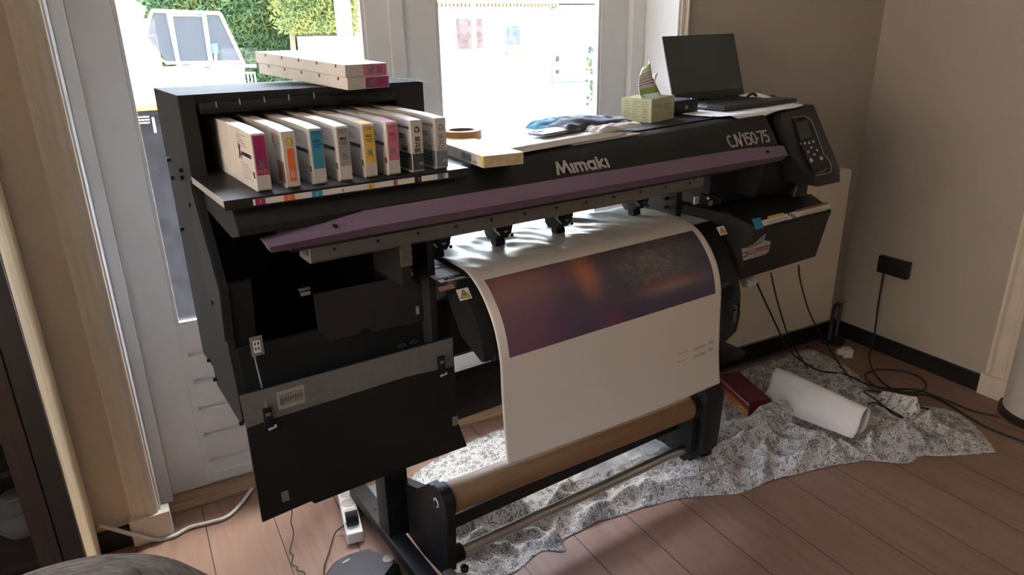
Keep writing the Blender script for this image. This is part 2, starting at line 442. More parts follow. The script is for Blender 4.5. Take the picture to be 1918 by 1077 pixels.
# --- radiator behind the printer's right end
r = thing('radiator', 'cream flat panel radiator on the wall behind the right end of the printer', 'radiator', (2.4, 2.05, 0))
rx0, rx1 = -.55, .515
obj('front_panel', G().box(rx0, rx1, -.002, .020, .185, .935, .006), RADI, r, loc=(0, 0, 0), smooth=30)
obj('side_panel', G().box(rx1-.004, rx1+.008, .018, .105, .20, .935, .003), RADI, r, loc=(0, 0, 0))
obj('back_panel', G().box(rx0, rx1-.006, .085, .105, .20, .925, .004), RADI, r, loc=(0, 0, 0))
g = G(); g.box(rx0, rx1, .020, .085, .925, .937, .002)
for i in range(24): g.box(rx0+.02+i*.043, rx0+.05+i*.043, .03, .075, .935, .940)
obj('top_grille', g, RADI, r, loc=(0, 0, 0))
for a in (rx0+.14, rx1-.12): obj('wall_bracket', G().box(a, a+.04, .1, .138, .3, .8), RADI, r, loc=(0, 0, 0))
obj('bleed_valve', G().cyl((rx1+.008, .06, .90), (rx1+.034, .06, .90), .012), WHITE, r, loc=(0, 0, 0), smooth=40)
PIPE = mat('grey_pipe', (.14, .13, .12), .35, metal=.5)
ph = Vector((3.045, 2.118, 0))-Vector((2.4, 2.05, 0))
for k, (dx, dy) in enumerate(((.02, 0), (.085, .01))):
    q = ph+Vector((dx-.03, dy, 0))
    obj('pipe', G().tube([(q.x, q.y, .012), (q.x, q.y, .10), (q.x+.004, q.y, .20), (q.x-.01-.03*k, q.y-.03, .235)], .0085, 10), PIPE, r, loc=(0, 0, 0), smooth=40)
obj('floor_collar', G().lathe([(.062, 0), (.06, .014), (.03, .022), (.0, .022)], 24, (ph.x+.02, ph.y)), SKIRT, r, loc=(0, 0, 0), smooth=40)

# --- double socket on the right wall
s = thing('wall_socket', 'black double power socket on the right hand wall above the coiled cable', 'socket', (XR, 1.916, .455))
obj('plate', G().box(-.034, 0, -.078, .078, -.043, .043, .008, 3), mat('matt_black_socket', (.012, .013, .014), .4), s, loc=(0, 0, 0), smooth=40)
for dy in (-.037, .037):
    g = G().lathe([(.024, 0), (.024, .003), (.018, .003)], 20); bmesh.ops.transform(g.b, matrix=Matrix.Translation((-.034, dy, 0)) @ Matrix.Rotation(-PI/2, 4, 'Y'), verts=g.b.verts)
    obj('outlet', g, SKIRT, s, loc=(0, 0, 0))

# ================================================================== THE PRINTER  (local axes: u along it, v away from us, z up)
PC = (1.25, 1.72)
PR = thing('wide_format_printer', 'long black printer with a purple cover bar before the glazed doors', 'printer', L2W(PC[0], PC[1], 0), TH)
PL = (-PC[0], -PC[1], 0)
def pp(name, g, m, parent=None, **k):
    return obj(name, g, m, parent or PR, loc=PL if parent is None else (0, 0, 0), **k)
ZS = 1.262                                                   # cartridge shelf
def top(u): return 1.258 + .030*(u-.83)                       # the cover's top edge climbs a little to the right

# --- ink housing: an open bay with a roof
g = G()
g.box(.276, .312, 1.722, 2.05, ZS-.006, 1.441, .002); g.box(.806, .872, 1.722, 2.05, ZS-.006, 1.441, .002)
g.box(.312, .806, 1.722, 2.05, 1.418, 1.441); g.box(.312, .806, 1.99, 2.05, ZS-.006, 1.418)
g.box(.312, .806, 1.736, 1.75, 1.396, 1.418)
ih = pp('ink_housing', g, BLACKM)
pp('housing_roof', G().box(.276, .872, 1.722, 2.05, 1.441, 1.4418), mat('olive_sheen_black', (.03, .029, .02), .8, var=.25, scale=9, spec=.08))  # olive reflection on the roof set as a matt colour instead of gloss
g = G(); g.prism([(1.735, 1.398), (1.710, 1.400), (1.706, 1.410), (1.712, 1.424), (1.736, 1.426)], .318, .800, 'u', .002)
lg = pp('ink_bay_ledge', g, BLACK, smooth=40)
g = G()
for px, py in ((405, 195), (449, 190), (495, 186), (541, 182), (588, 178)):
    a = Q(px, py, v=1.705); pp('ledge_mark', G().box(a.x-.0012, a.x+.0012, 1.7035, 1.7065, a.z-.007, a.z+.006), GREYT, lg)
# slanted shoulder right of the housing
pp('housing_shoulder', G().prism([(1.722, 1.25), (1.722, 1.44), (1.76, 1.445), (2.04, 1.445), (2.04, 1.25)], .872, .880, 'u'), BLACKM)

# --- shelf the cartridges stand on, with its pale edge and the coloured strip
sh = pp('cartridge_shelf', G().box(.276, .828, 1.412, 1.99, ZS-.006, ZS), BLACK)
pp('shelf_edge', G().box(.2752, .2762, 1.412, 1.72, ZS-.014, ZS+.001), mat('bare_sheet_edge', (.42, .40, .36), .4, metal=.3), sh)
g = G(); g.box(.276, .828, 1.411, 1.4125, ZS-.020, ZS); pp('shelf_lip', g, BLACKM, sh)
def lip(px): return Q(px, 372.5-(px-473)*.131, v=1.411).x
def lipbox(a, b, m, nm):
    g = G(); g.box(lip(a), lip(b), 1.4098, 1.4106, ZS-.0165, ZS-.0045); return pp(nm, g, m)
ls = lipbox(473, 776, LABEL, 'strip_label'); lipbox(789, 839, LABEL, 'strip_label')
for a, b, m in ((477, 496, MAGENTA), (531, 551, ORANGE), (583, 603, CYAN), (687, 701, YELLOW), (736, 744, PINK), (819, 832, BLUEGREY)):
    g = G(); g.box(lip(a), lip(b), 1.4092, 1.4098, ZS-.0165, ZS-.0045); pp('strip_marker', g, m)
for px, ch in ((488, '1'), (542, '2'), (594, '3'), (642, '4'), (694, '5'), (740, '6'), (784, '7'), (826, '8')):
    u = lip(px); text(ch, .011, GREYT if px > 780 and px < 790 else (DARKI if px > 600 else LABEL), PR, Vector((u-.004, 1.4089, ZS-.0145))+Vector(PL), (1, 0, 0), (0, 0, 1), 'strip_number', off=.0003)

# --- left end: outer sheet-metal side, raised trim and the open lower hood
g = G(); g.prism([(2.05, 1.256), (1.722, 1.256), (1.725, 1.245), (1.60, 1.02), (1.635, .88), (1.615, .77), (1.612, .67), (1.645, .651), (1.90, .651), (1.915, .70), (2.05, .692)], .276, .292, 'u')
pp('side_panel', g, BLACKM)
g = G(); g.prism([(1.720, 1.256), (1.722, 1.23), (1.60, 1.022), (1.634, .882), (1.655, .90), (1.690, .935), (1.755, .965), (1.79, 1.16), (1.735, 1.256)], .2715, .2765, 'u')
st = pp('side_trim', g, GREYD)
SCREW = mat('black_screw', (.008, .008, .008), .35)
for px, py in ((316, 299), (339, 319), (323, 333), (341, 333), (357, 384), (341, 429), (399, 567), (391, 675), (403, 711), (452, 793)):
    a = Q(px, py, u=.272); g = G(); g.cyl((.277, a.y, a.z), (.267, a.y, a.z), .0055, 12); pp('screw', g, SCREW, smooth=40)
# hood walls, tray and back: the dark hollow behind the lowered flap
g = G()
g.box(.292, .80, 1.93, 2.04, .70, 1.256); g.box(.780, .800, 1.56, 1.93, .70, 1.06)
g.box(.292, .78, 1.60, 1.93, .70, .72)
g.prism([(1.93, 1.10), (1.72, 1.255), (1.93, 1.256)], .292, .78, 'u')
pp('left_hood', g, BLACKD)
a = [Q(*p, v=1.62) for p in ((412, 540), (428, 636), (540, 600), (530, 470))]
g = G(); g.prism([(1.605, 1.03), (1.64, .88), (1.622, .785), (1.632, .785), (1.66, .88), (1.625, 1.03)], .292, .345, 'u'); pp('hood_cheek', g, BLACK, smooth=40)
# front skin of the lower hood under the hollow
g = G(); g.prism([(1.622, .86), (1.60, .66), (1.612, .66), (1.634, .86)], .292, .80, 'u'); pp('hood_front', g, BLACK)
# dark plate inside with its rounded lower edge
def zl(px, py, zb=.0): return Q(px, py, v=1.60)
pl = [Q(px, py, v=1.605) for px, py in ((588, 552), (765, 517), (800, 545), (808, 598), (700, 622), (690, 613), (676, 617), (674, 626), (618, 640), (598, 622))]
pp('capping_plate', G().solid([Vector((p.x, 1.605, p.z)) for p in pl], (0, .008, 0), .001), BROWNB)
for px, py in ((571, 548), (764, 513)):
    a = Q(px, py, v=1.60); b = pp('latch_bracket', G().box(a.x-.012, a.x+.012, 1.594, 1.606, a.z-.006, a.z+.004, .001), STEEL)
    pp('latch_pin', G().box(a.x-.014, a.x+.014, 1.594, 1.606, a.z+.008, a.z+.011), GREYM, b)
def sticker(name, px, py, w, h, v, m=LABEL, tilt=0.0, parent=None):
    a = Q(px, py, v=v); return plate(G(), (a.x, v, a.z), (1, 0, tilt), (0, 0, 1), -w/2, w/2, -h/2, h/2), a
for px, py, w, h, v, tl in ((481, 648, .030, .050, 1.598, 0), (833, 587, .020, .045, 1.598, 0), (782, 581, .011, .026, 1.598, 0)):
    g, a = sticker('x', px, py, w, h, v); k = pp('clip_tab', g, mat('olive_grey_tab', (.20, .185, .15), .5))
    g = plate(G(), (a.x, v, a.z), (1, 0, 0), (0, 0, 1), -w*.28, w*.28, -h*.34, h*.28, .0012); b = pp('tab_sticker', g, WHITE, k)
    for dx in (-1, 1):
        for dz in (-1, 1):
            g = plate(G(), (a.x+dx*w*.12, v, a.z+dz*h*.13), (1, 0, 0), (0, 0, 1), -w*.06, w*.06, -h*.07, h*.07, .0018); pp('tab_hole', g, DARKI, k)
for px, py in ((752, 647), (775, 640)):
    a = Q(px, py, v=1.595); g = G(); g.tube([(a.x+.012*math.cos(t), 1.594, a.z+.004*math.sin(t)) for t in [i*PI/6 for i in range(13)]], .0012, 6, smooth=False); pp('oval_mark', g, mat('faint_blue_mark', (.05, .06, .08), .5))
# lever with a pale knob beside the platen
a = Q(796, 525, v=1.60); pp('lever_knob', G().lathe([(.0, -.009), (.008, -.006), (.009, 0), (.007, .007), (0, .009)], 14), mat('clear_knob', (.35, .34, .32), .3)).location = Vector((a.x, 1.60, a.z))+Vector(PL)

# --- the flap hanging open at the lower left
FV = 1.54
def fp(px, py): 
    a = Q(px, py, v=FV); b = Q(px, py, v=FV-.03*(a.z-.43)/.35*-1); return b
fo = [Q(px, py, v=FV) for px, py in ((449, 742), (848, 631), (852, 700), (857, 790), (875, 836), (741, 884), (590, 944), (583, 938), (492, 979), (462, 800))]
g = G().solid([Vector((p.x, FV, p.z)) for p in fo], (0, .010, 0), .0012); fl = pp('open_flap', g, BLACK)
gt = [Q(px, py, v=FV-.001) for px, py in ((449, 742), (848, 632), (849, 686), (833, 690), (760, 706), (640, 744), (500, 788), (461, 803))]
pp('flap_face', G().solid([Vector((p.x, FV-.001, p.z)) for p in gt], (0, .0008, 0)), GREYM, fl)
for px, py in ((501, 780), (825, 682)):
    a = Q(px, py, v=FV); h = pp('flap_hook', G().box(a.x-.011, a.x+.011, FV-.010, FV-.001, a.z-.028, a.z+.026, .004), BLACK, fl, smooth=40)
    pp('hook_slot', G().box(a.x-.006, a.x+.006, FV-.0115, FV-.0095, a.z+.006, a.z+.014, .0006), GREYM, fl)
for px, py in ((510, 799), (830, 700)):
    a = Q(px, py, v=FV); g = plate(G(), (a.x, FV-.003, a.z), (1, 0, .18), (0, 0, 1), -.011, .010, -.004, .004, .002); pp('white_clip', g, WHITE, fl)
a = Q(545, 744, v=FV); g = plate(G(), (a.x, FV-.0012, a.z), (1, 0, 0), (0, 0, 1), -.033, .033, -.024, .024); lb = pp('flap_label', g, mat('grey_beige_label', (.34, .31, .26), .5), fl)
g = G(); R3 = lambda x, y, d: Vector((a.x+x, FV-.0024-d*.0004, a.z+y))
pl = [[(-.026, -.012), (.026, -.012), (.026, .014), (-.026, .014), (-.026, -.012)]]
for i in range(9): pl.append([(-.023+i*.0055, -.010+.002*(i % 3)), (-.022+i*.0055, .011-.003*(i % 2))])
for i in range(6): pl.append([(-.022+i*.008, .002*(i % 2)), (-.017+i*.008, .002*(i % 2))])
g.strokes(pl, .0012, R3); pp('diagram', g, DARKI, lb)
for px, py in ((534, 929), (852, 788)):
    a = Q(px, py, v=FV); pp('end_tab', plate(G(), (a.x, FV-.0012, a.z), (1, 0, 0), (0, 0, 1), -.009, .009, -.015, .015), mat('olive_grey_tab', (.20, .185, .15), .5), fl)
a0, a1 = Q(476, 665, v=1.598), Q(499, 762, v=FV-.004)
pp('flap_stay', G().tube([(a0.x, 1.596, a0.z), (a1.x, FV-.006, a1.z)], .0022, 8, smooth=False), GREYM)

# --- front cover: top lip, sloping face, purple handle bar
C0, C1 = .292, 1.985
def sec(u, t): return [(1.80, t-.002), (1.475, t), (1.460, t-.006), (1.402, 1.205), (1.402, 1.190), (1.47, 1.172), (1.60, 1.20), (1.80, 1.22)]
g = G(); g.prism(sec(.83, top(.83)-.0), .83, C1, 'u', poly2=sec(C1, top(C1))); fc = pp('front_cover', g, BLACK, smooth=30)
g = G(); g.prism([(1.70, ZS-.007), (1.44, ZS-.007), (1.402, 1.205), (1.402, 1.19), (1.47, 1.172), (1.70, 1.19)], C0, .83, 'u'); pp('front_cover', g, BLACK, smooth=30)
# groove and lid on the top
g = G()
def tp(u, v, dz=0): return Vector((u, v, top(u)+dz))
g.hull8([tp(.90, 1.515, -.001), tp(1.985, 1.515, -.001), tp(1.985, 1.80, -.001), tp(.90, 1.80, -.001)], [tp(.90, 1.515, .004), tp(1.985, 1.515, .004), tp(1.985, 1.80, .004), tp(.90, 1.80, .004)]); pp('top_lid', g, BLACKM)
# body behind
g = G(); g.prism([(1.80, 1.20), (1.80, 1.262), (1.96, 1.255), (2.03, 1.20), (2.03, 1.06), (1.95, 1.06)], .874, 2.22, 'u'); pp('rear_cover', g, BLACKM)
# purple bar in two facets
g = G()
uL, uR = .338, 2.008
n0, n1 = Q(689, 400, v=1.385).x, Q(1407, 280, v=1.385).x
zt, zf, zb = 1.203, 1.172, 1.146
ztL, ztR = 1.172, 1.196
P = lambda u, v, z: (u, v, z)
vs = [P(uL, 1.372, zf-.006), P(n0, 1.372, zf), P(n1, 1.372, zf), P(uR, 1.374, zf-.004),            # fold
      P(uL, 1.392, ztL), P(n0, 1.398, zt), P(n1, 1.398, zt+.003), P(uR, 1.395, ztR),          # top
      P(uL+.012, 1.400, zb), P(n0, 1.400, zb), P(n1, 1.400, zb), P(uR, 1.398, zb+.001),       # bottom
      P(uL, 1.43, ztL), P(n0, 1.43, zt), P(n1, 1.43, zt+.003), P(uR, 1.43, ztR),
      P(uL+.012, 1.43, zb), P(n0, 1.43, zb), P(n1, 1.43, zb), P(uR, 1.43, zb+.001)]
fs = []
for i in range(3): fs += [(i, i+1, 5+i, 4+i), (8+i, 9+i, i+1, i), (4+i, 5+i, 13+i, 12+i), (16+i, 17+i, 9+i, 8+i), (12+i, 13+i, 17+i, 16+i)]
fs += [(0, 4, 12, 16, 8), (3, 11, 19, 15, 7)]
g._faces(vs, fs); hb = pp('handle_bar', g, PURPLE)
for px, py in ((626, 422), (1435, 284)):
    a = Q(px, py, v=1.383); pp('screw_hole', G().cyl((a.x, 1.3815, a.z), (a.x, 1.374, a.z), .0045, 12), SCREW, hb, smooth=40)
# lettering
def on_cover(u, z):
    t = (z-1.205)/(top(u)-.006-1.205); return Vector((u, 1.402+(1.460-1.402)*t, z))
def yup(u): return Vector((0, .058, top(u)-.006-1.205)).normalized()
def cover_fr(org, s, skew=.0, sx=1.0):
    def fr(x, y, d):
        uu = org.x+(x*sx+skew*y)*s; Y_ = yup(uu); N_ = Vector((1, 0, 0)).cross(Y_)
        return on_cover(uu, org.z) + Y_*(y*s) + N_*(.0008+.0006*d)
    return fr
def arc(cx, cy, rx, ry, a0, a1, n=10): return [(cx+rx*math.cos(math.radians(a0+(a1-a0)*i/n)), cy+ry*math.sin(math.radians(a0+(a1-a0)*i/n))) for i in range(n+1)]
a = Q(1048, 328, v=1.405); b = Q(1150, 313, v=1.405); LWD = b.x-a.x
zt0 = 1.2135
LET = [[(.1, 0), (.42, 1.0)], [(.42, 1.0), (.66, .12)], [(.66, .12), (1.12, 1.0)], [(1.12, 1.0), (1.32, 0)],
       [(1.62, 0), (1.62, .68)],
       [(1.95, 0), (1.95, .68)], [(1.95, .66), (2.30, .66), (2.40, .55), (2.40, 0)], [(2.40, .66), (2.72, .66), (2.84, .55), (2.84, 0)],
       [(3.80, 0), (3.80, .66), (3.36, .66), (3.18, .52), (3.18, .16), (3.36, .02), (3.80, .02)],
       [(4.15, 0), (4.15, .92)], [(4.66, .68), (4.24, .34), (4.70, 0)],
       [(5.02, 0), (5.02, .68)]]
s = LWD/5.35
g = G().strokes(LET, .235, cover_fr(on_cover(a.x-.1*s, zt0), s, .10)); pp('lettering', g, LOGOG, fc)
a = Q(1370, 276, v=1.405); b = Q(1446, 263, v=1.405)
LET = [arc(.34, .5, .30, .5, 60, 300), [(.98, 1), (.98, .22), (.86, .02), (.68, .06)], [(1.12, 1), (1.42, 0), (1.74, 1.15)],
       [(1.92, .84), (2.08, 1.0), (2.08, 0)], [(2.78, 1), (2.36, 1), (2.34, .58), (2.62, .60), (2.78, .42), (2.76, .14), (2.58, 0), (2.34, .03)],
       arc(3.22, .5, .26, .5, 0, 360, 14), [(3.58, .42), (3.74, .42)], [(3.86, 1), (4.42, 1), (4.08, 0)],
       [(5.06, 1), (4.64, 1), (4.62, .58), (4.90, .60), (5.06, .42), (5.04, .14), (4.86, 0), (4.62, .03)]]
s = (b.x-a.x)/5.2
g = G().strokes(LET, .16, cover_fr(on_cover(a.x, 1.2150), s, .06)); pp('lettering', g, LOGOG, fc)

# --- guide rail and beam inside
g = G(); g.box(.46, 1.80, 1.53, 1.60, 1.085, 1.150); pp('carriage_beam', g, mat('dark_grey_aluminium', (.09, .09, .085), .4, metal=.5))
g = G(); g.prism([(1.525, 1.066), (1.515, 1.074), (1.515, 1.112), (1.53, 1.118), (1.60, 1.118), (1.60, 1.066)], .463, 1.775, 'u', .0015); gr = pp('guide_rail', g, mat('grey_aluminium_rail', (.20, .195, .18), .42, metal=.5))
for i in range(12):
    u = .52+i*.108; pp('rail_screw', G().cyl((u, 1.5155, 1.095), (u, 1.512, 1.095), .004, 10), SCREW, gr, smooth=40)
pp('cover_inner', G().prism([(1.432, 1.172), (1.432, 1.150), (1.44, 1.128), (1.53, 1.128), (1.53, 1.172)], .40, 1.96, 'u'), GREYD)
def bracket(u):
    b = pp('rail_bracket', G().box(u, u+.012, 1.520, 1.62, .965, 1.080, .001), mat('grey_bracket', (.16, .155, .14), .45, metal=.4))
    return b
g = G(); a = Q(765, 480, v=1.52); g.box(a.x-.022, a.x+.008, 1.516, 1.522, 1.015, 1.075, .001); b = pp('rail_bracket', g, mat('grey_bracket', (.16, .155, .14), .45, metal=.4))
for z in (1.032, 1.055): pp('thumb_screw', G().cyl((a.x+.008, 1.53, z), (a.x+.017, 1.53, z), .0045, 10), SCREW, b, smooth=40)
pp('bracket_wall', G().box(a.x-.02, a.x+.006, 1.522, 1.70, .962, 1.075), BLACKD)
# right end bracket
a = Q(1252, 377, v=1.60)
b = pp('rail_bracket', G().box(a.x-.004, a.x+.02, 1.56, 1.70, .962, 1.09), BLACK)
for z in (1.0, 1.03): pp('thumb_screw', G().cyl((a.x-.02, 1.60, z), (a.x-.004, 1.60, z), .006, 10), SCREW, b, smooth=40)

# --- pinch rollers hanging from the rail onto the sheet
for px, py in ((815, 482), (929, 459), (1041, 437), (1183, 403)):
    a = Q(px, py, z=.966); u, v = a.x, a.y
    pr = pp('pinch_roller', G().prism([(v-.050, 1.064), (v-.058, 1.035), (v-.048, 1.01), (v-.03, .992), (v+.01, .985), (v+.03, 1.0), (v+.035, 1.064)], u-.022, u+.024, 'u', .003), BLACKD, smooth=35)
    pp('roller_wheel', G().cyl((u-.016, v-.012, .980), (u+.016, v-.012, .980), .014, 18), BLACK, pr, smooth=40)
    g = G()
    for k in range(4): g.box(u+.022, u+.030, v-.05+.012*k, v-.045+.012*k, 1.0+.014*k, 1.008+.014*k)
    for k in range(3): g.box(u-.030, u-.018, v-.054, v-.046, 1.004+.02*k, 1.014+.02*k)
    pp('roller_teeth', g, BLACK, pr)
    g = G(); g.tube([(u-.024, v-.03, 1.06), (u-.038, v-.04, 1.055), (u-.040, v-.045, 1.04), (u-.026, v-.05, 1.02), (u-.02, v-.052, 1.01)], .0035, 8); g.tube([(u-.038, v-.042, 1.05), (u-.03, v-.05, 1.03)], .003, 6)
    pp('roller_spring', g, STEEL, pr, smooth=40)
    pp('roller_chip', G().box(u-.006, u+.004, v-.0595, v-.052, 1.018, 1.022), STEEL, pr)

# --- platen and the curved apron in front of it
g = G(); g.prism([(1.50, .935), (1.50, .957), (1.80, .957), (1.82, .93), (1.82, .63), (1.70, .63), (1.70, .90)], .805, 1.80, 'u'); pp('platen', g, mat('platen_metal', (.20, .20, .19), .33, metal=.7))
AP = [(1.50, .954), (1.47, .938), (1.436, .908), (1.406, .870), (1.384, .826), (1.373, .785), (1.374, .768), (1.39, .764), (1.49, .80), (1.56, .90), (1.56, .948)]
g = G(); g.prism(AP, .830, 1.800, 'u'); ap = pp('front_apron', g, BLACK, smooth=50)
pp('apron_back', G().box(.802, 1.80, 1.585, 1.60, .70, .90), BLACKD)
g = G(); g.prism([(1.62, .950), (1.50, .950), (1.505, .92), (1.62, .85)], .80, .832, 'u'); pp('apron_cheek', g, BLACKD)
STLAB = LABEL
g = G()
for (x0, x1, v0, v1) in ((.785, .858, 1.502, 1.52), (.785, .858, 1.53, 1.60), (.785, .862, 1.61, 1.63), (.785, .862, 1.635, 1.70), (1.720, 1.795, 1.502, 1.60), (1.720, 1.795, 1.61, 1.70)):
    pl = pp('platen_plate', G().box(x0, x1, v0, v1, .957, .960, .001), mat('satin_plate', (.55, .54, .52), .5, metal=.3))
g = G()
for k in range(5): g.box(.80+.012*k, .808+.012*k, 1.505, 1.515, .957, .963)
g.box(.80, .86, 1.518, 1.522, .957, .962); pp('media_clamp', g, SCREW, pl)
a = Q(832, 522, v=1.49); g = plate(G(), (a.x-.02, 1.486, .9475), (1, 0, 0), (0, .85, .55), 0, .045, -.008, .006); pp('pink_sticker', g, mat('dull_pink_sticker', (.32, .19, .17), .5), ap)
def hazard(px, py, v, sl, w=.034, h=.030):
    a = Q(px, py, v=v); yd = Vector((0, sl, 1)).normalized(); n = Vector((1, 0, 0)).cross(yd)
    g = plate(G(), a, (1, 0, 0), yd, -w/2, w/2, -h/2, h/2, .001); s = pp('warning_sticker', g, LABEL, ap)
    t = bpy.data.meshes.new('x')
    fr = lambda x, y, d: a + Vector((1, 0, 0))*x + yd*y + n*(.0012+.0005*d)
    g = G(); tri = [(-.013, -.010), (.013, -.010), (0, .011)]
    g._faces([fr(x, y, 0) for x, y in tri]+[fr(x, y, 1) for x, y in tri], [(2, 1, 0), (3, 4, 5), (0, 1, 4, 3), (1, 2, 5, 4), (2, 0, 3, 5)]); pp('yellow_triangle', g, YELLOW, s)
    fr2 = lambda x, y, d: fr(x, y, 1.1+d)
    g = G().strokes([[(-.013, -.010), (.013, -.010), (0, .011), (-.013, -.010)], [(-.005, -.005), (.005, -.005)], [(-.004, -.002), (.004, -.002)], [(0, 0), (0, .004)]], .0016, fr2); pp('triangle_outline', g, DARKI, s)
a = Q(869, 551, v=1.405); hazard(869, 551, 1.4, .85)
hazard(1352, 432, 1.405, .85, .034, .03)
# lower drying bar of the apron
g = G(); g.prism([(1.371, .786), (1.366, .778), (1.368, .766), (1.39, .757), (1.40, .766)], .86, 1.76, 'u'); pp('apron_rim', g, GREYD)
# right end cap of the apron with its black box and pale wheel
g = G(); g.prism([(1.362, .74), (1.356, .66), (1.362, .60), (1.40, .548), (1.50, .548), (1.58, .62), (1.58, .92), (1.48, .93), (1.42, .88), (1.382, .81)], 1.801, 1.820, 'u', .003); ec = pp('apron_end_cap', g, BLACK, smooth=30)
g = G(); g.box(1.832, 1.852, 1.40, 1.55, .60, .76, .006); pp('drive_box', g, BLACK, smooth=30)
a = Q(1405, 527, v=1.42); g = G(); g.lathe([(.0, -.016), (.017, -.016), (.020, -.012), (.020, .012), (.017, .016), (.009, .016), (.009, .008), (0, .008)], 22); bmesh.ops.transform(g.b, matrix=Matrix.Rotation(PI/2, 4, 'Y'), verts=g.b.verts)
wh = obj('feed_knob', g, WHITE, PR, loc=Vector((a.x, 1.42, a.z))+Vector(PL), smooth=40)
obj('knob_bracket', G().prism([(-.02, -.012), (-.028, .012), (-.014, .018), (.01, .022), (.018, .004), (.004, -.016)], -.032, -.016, 'u', .002), WHITE, wh, loc=(0, 0, 0))
for k in range(3):
    z = .73-.022*k; pp('end_cap_rib', G().box(1.78, 1.812, 1.3545, 1.366, z-.004, z, .001), GREYD, ec)
a0 = Q(1368, 570, v=1.355); pp('end_cap_slit', G().box(1.795, 1.799, 1.352, 1.362, .64, .70), mat('grey_slit', (.05, .05, .048), .4), ec)

# --- right hood: upper body, carriage park, slanted tray with stickers
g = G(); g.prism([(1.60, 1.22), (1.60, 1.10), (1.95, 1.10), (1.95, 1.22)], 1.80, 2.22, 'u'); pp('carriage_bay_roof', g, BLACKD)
g = G(); g.box(2.19, 2.225, 1.43, 2.03, .955, 1.22, .003); g.box(1.80, 2.19, 1.90, 2.03, .95, 1.22); g.box(1.80, 2.19, 1.50, 1.90, .935, .955)
pp('right_hood', g, BLACK)
g = G(); g.prism([(1.44, 1.13), (1.44, 1.165), (1.62, 1.20), (1.62, 1.02), (1.47, 1.01)], 1.985, 2.225, 'u', .004); pp('hood_nose', g, BLACK, smooth=30)
a = Q(1487, 365, v=1.45); g = G(); g.tube([(a.x+.012, 1.45, a.z+.03), (a.x, 1.45, a.z-.022), (a.x+.01, 1.45, a.z-.03)], .006, 8); pp('hood_grip', g, GREYD, smooth=40)
# carriage parked inside
cg = pp('print_carriage', G().box(1.85, 2.02, 1.55, 1.72, .985, 1.12, .006), BLACKD, smooth=30)
a = Q(1333, 385, v=1.54); g = plate(G(), (a.x-.0, 1.546, a.z), (1, 0, 0), (0, 0, 1), -.010, .010, -.016, .016, .001); pp('carriage_sticker', g, mat('grey_sticker', (.26, .25, .23), .5), cg)
a = Q(1304, 380, v=1.60); g = G(); g.box(a.x-.016, a.x+.010, 1.592, 1.60, a.z-.024, a.z+.024, .002); g.box(a.x-.006, a.x+.018, 1.594, 1.60, a.z-.012, a.z+.02, .002); pp('carriage_plate', g, mat('white_metal_plate', (.72, .70, .66), .35), cg)
a = Q(1315, 369, v=1.58); pp('carriage_button', G().cyl((a.x, 1.556, a.z), (a.x, 1.55, a.z), .004, 12), WHITE, cg, smooth=40)
g = G(); a0, a1, a2, a3 = Q(1313, 363, v=1.54), Q(1350, 372, v=1.54), Q(1346, 398, v=1.54), Q(1322, 392, v=1.54)
g.tube([(p.x, 1.542, p.z) for p in (a0, a1, a2, a3)], .0035, 8, smooth=False); pp('carriage_frame', g, GREYD, cg)
g = G()
for k in range(4):
    a = Q(1352+4.5*k, 330, v=1.56); b = Q(1352+4.5*k, 348, v=1.56); g.tube([(a.x, 1.56, 1.14), (b.x, 1.56, b.z)], .0026, 6, smooth=False)
pp('ink_tube', g, mat('translucent_tube', (.16, .13, .10), .4), cg, smooth=40)
g = G(); pts = [Q(px, py, v=1.58) for px, py in ((1350, 372), (1352, 366), (1428, 350), (1434, 356), (1430, 378), (1352, 392), (1350, 372))]
g.tube([(p.x, 1.58, p.z) for p in pts], .003, 6, smooth=False); pp('bay_window_rim', g, GREYD)
# slanted tray + drop front
RP = [(1.428, .995), (1.352, .962), (1.345, .948), (1.352, .925), (1.382, .775), (1.398, .768), (1.62, .775), (1.62, .99)]
RP2 = RP
g = G(); n = len(RP); vs = [(1.80+max(0, 1.43-v)*.5, v, z) for v, z in RP]+[(2.252, v, z) for v, z in RP]
g._faces(vs, [tuple(range(n)), tuple(range(2*n-1, n-1, -1))]+[(i, n+i, n+(i+1) % n, (i+1) % n) for i in range(n)])
rc = pp('right_cover', g, BLACK, smooth=25)
N2 = Vector((0, -.033, .076)).normalized(); TY = Vector((0, .076, .033)).normalized()
def tray(px, py):
    # meet the slanted strip: v = 1.352 + t*.076, z = .962 + t*.033
    lo, hi = -.3, 1.3
    d = (W(px, py, z=.97)-CPOS)
    o = uv(CPOS); dd = Vector((d.dot(UA), d.dot(VA), d.z)); n = Vector((0, -.033, .076)); p0 = Vector((0, 1.352, .962))
    return o + dd*((p0-o).dot(n)/dd.dot(n))
def tray_sticker(name, pts, m, off, parent):
    q = [tray(*p)+N2*off for p in pts]
    return pp(name, G().solid(q, N2*.0006), m, parent)
sl = tray_sticker('tray_sticker', ((1425, 414), (1552, 379), (1555, 391), (1430, 424)), LABEL, .0006, rc)
tray_sticker('blue_sticker', ((1408, 411), (1424, 408), (1430, 427), (1415, 431)), CYAN, .0010, rc)
tray_sticker('yellow_band', ((1437, 406), (1468, 399), (1469, 404), (1438, 411)), YELLOW, .0014, sl)
tray_sticker('red_band', ((1490, 394), (1550, 379), (1551, 383), (1491, 398)), mat('dull_red_ink', (.33, .10, .07), .5), .0014, sl)
g = G()
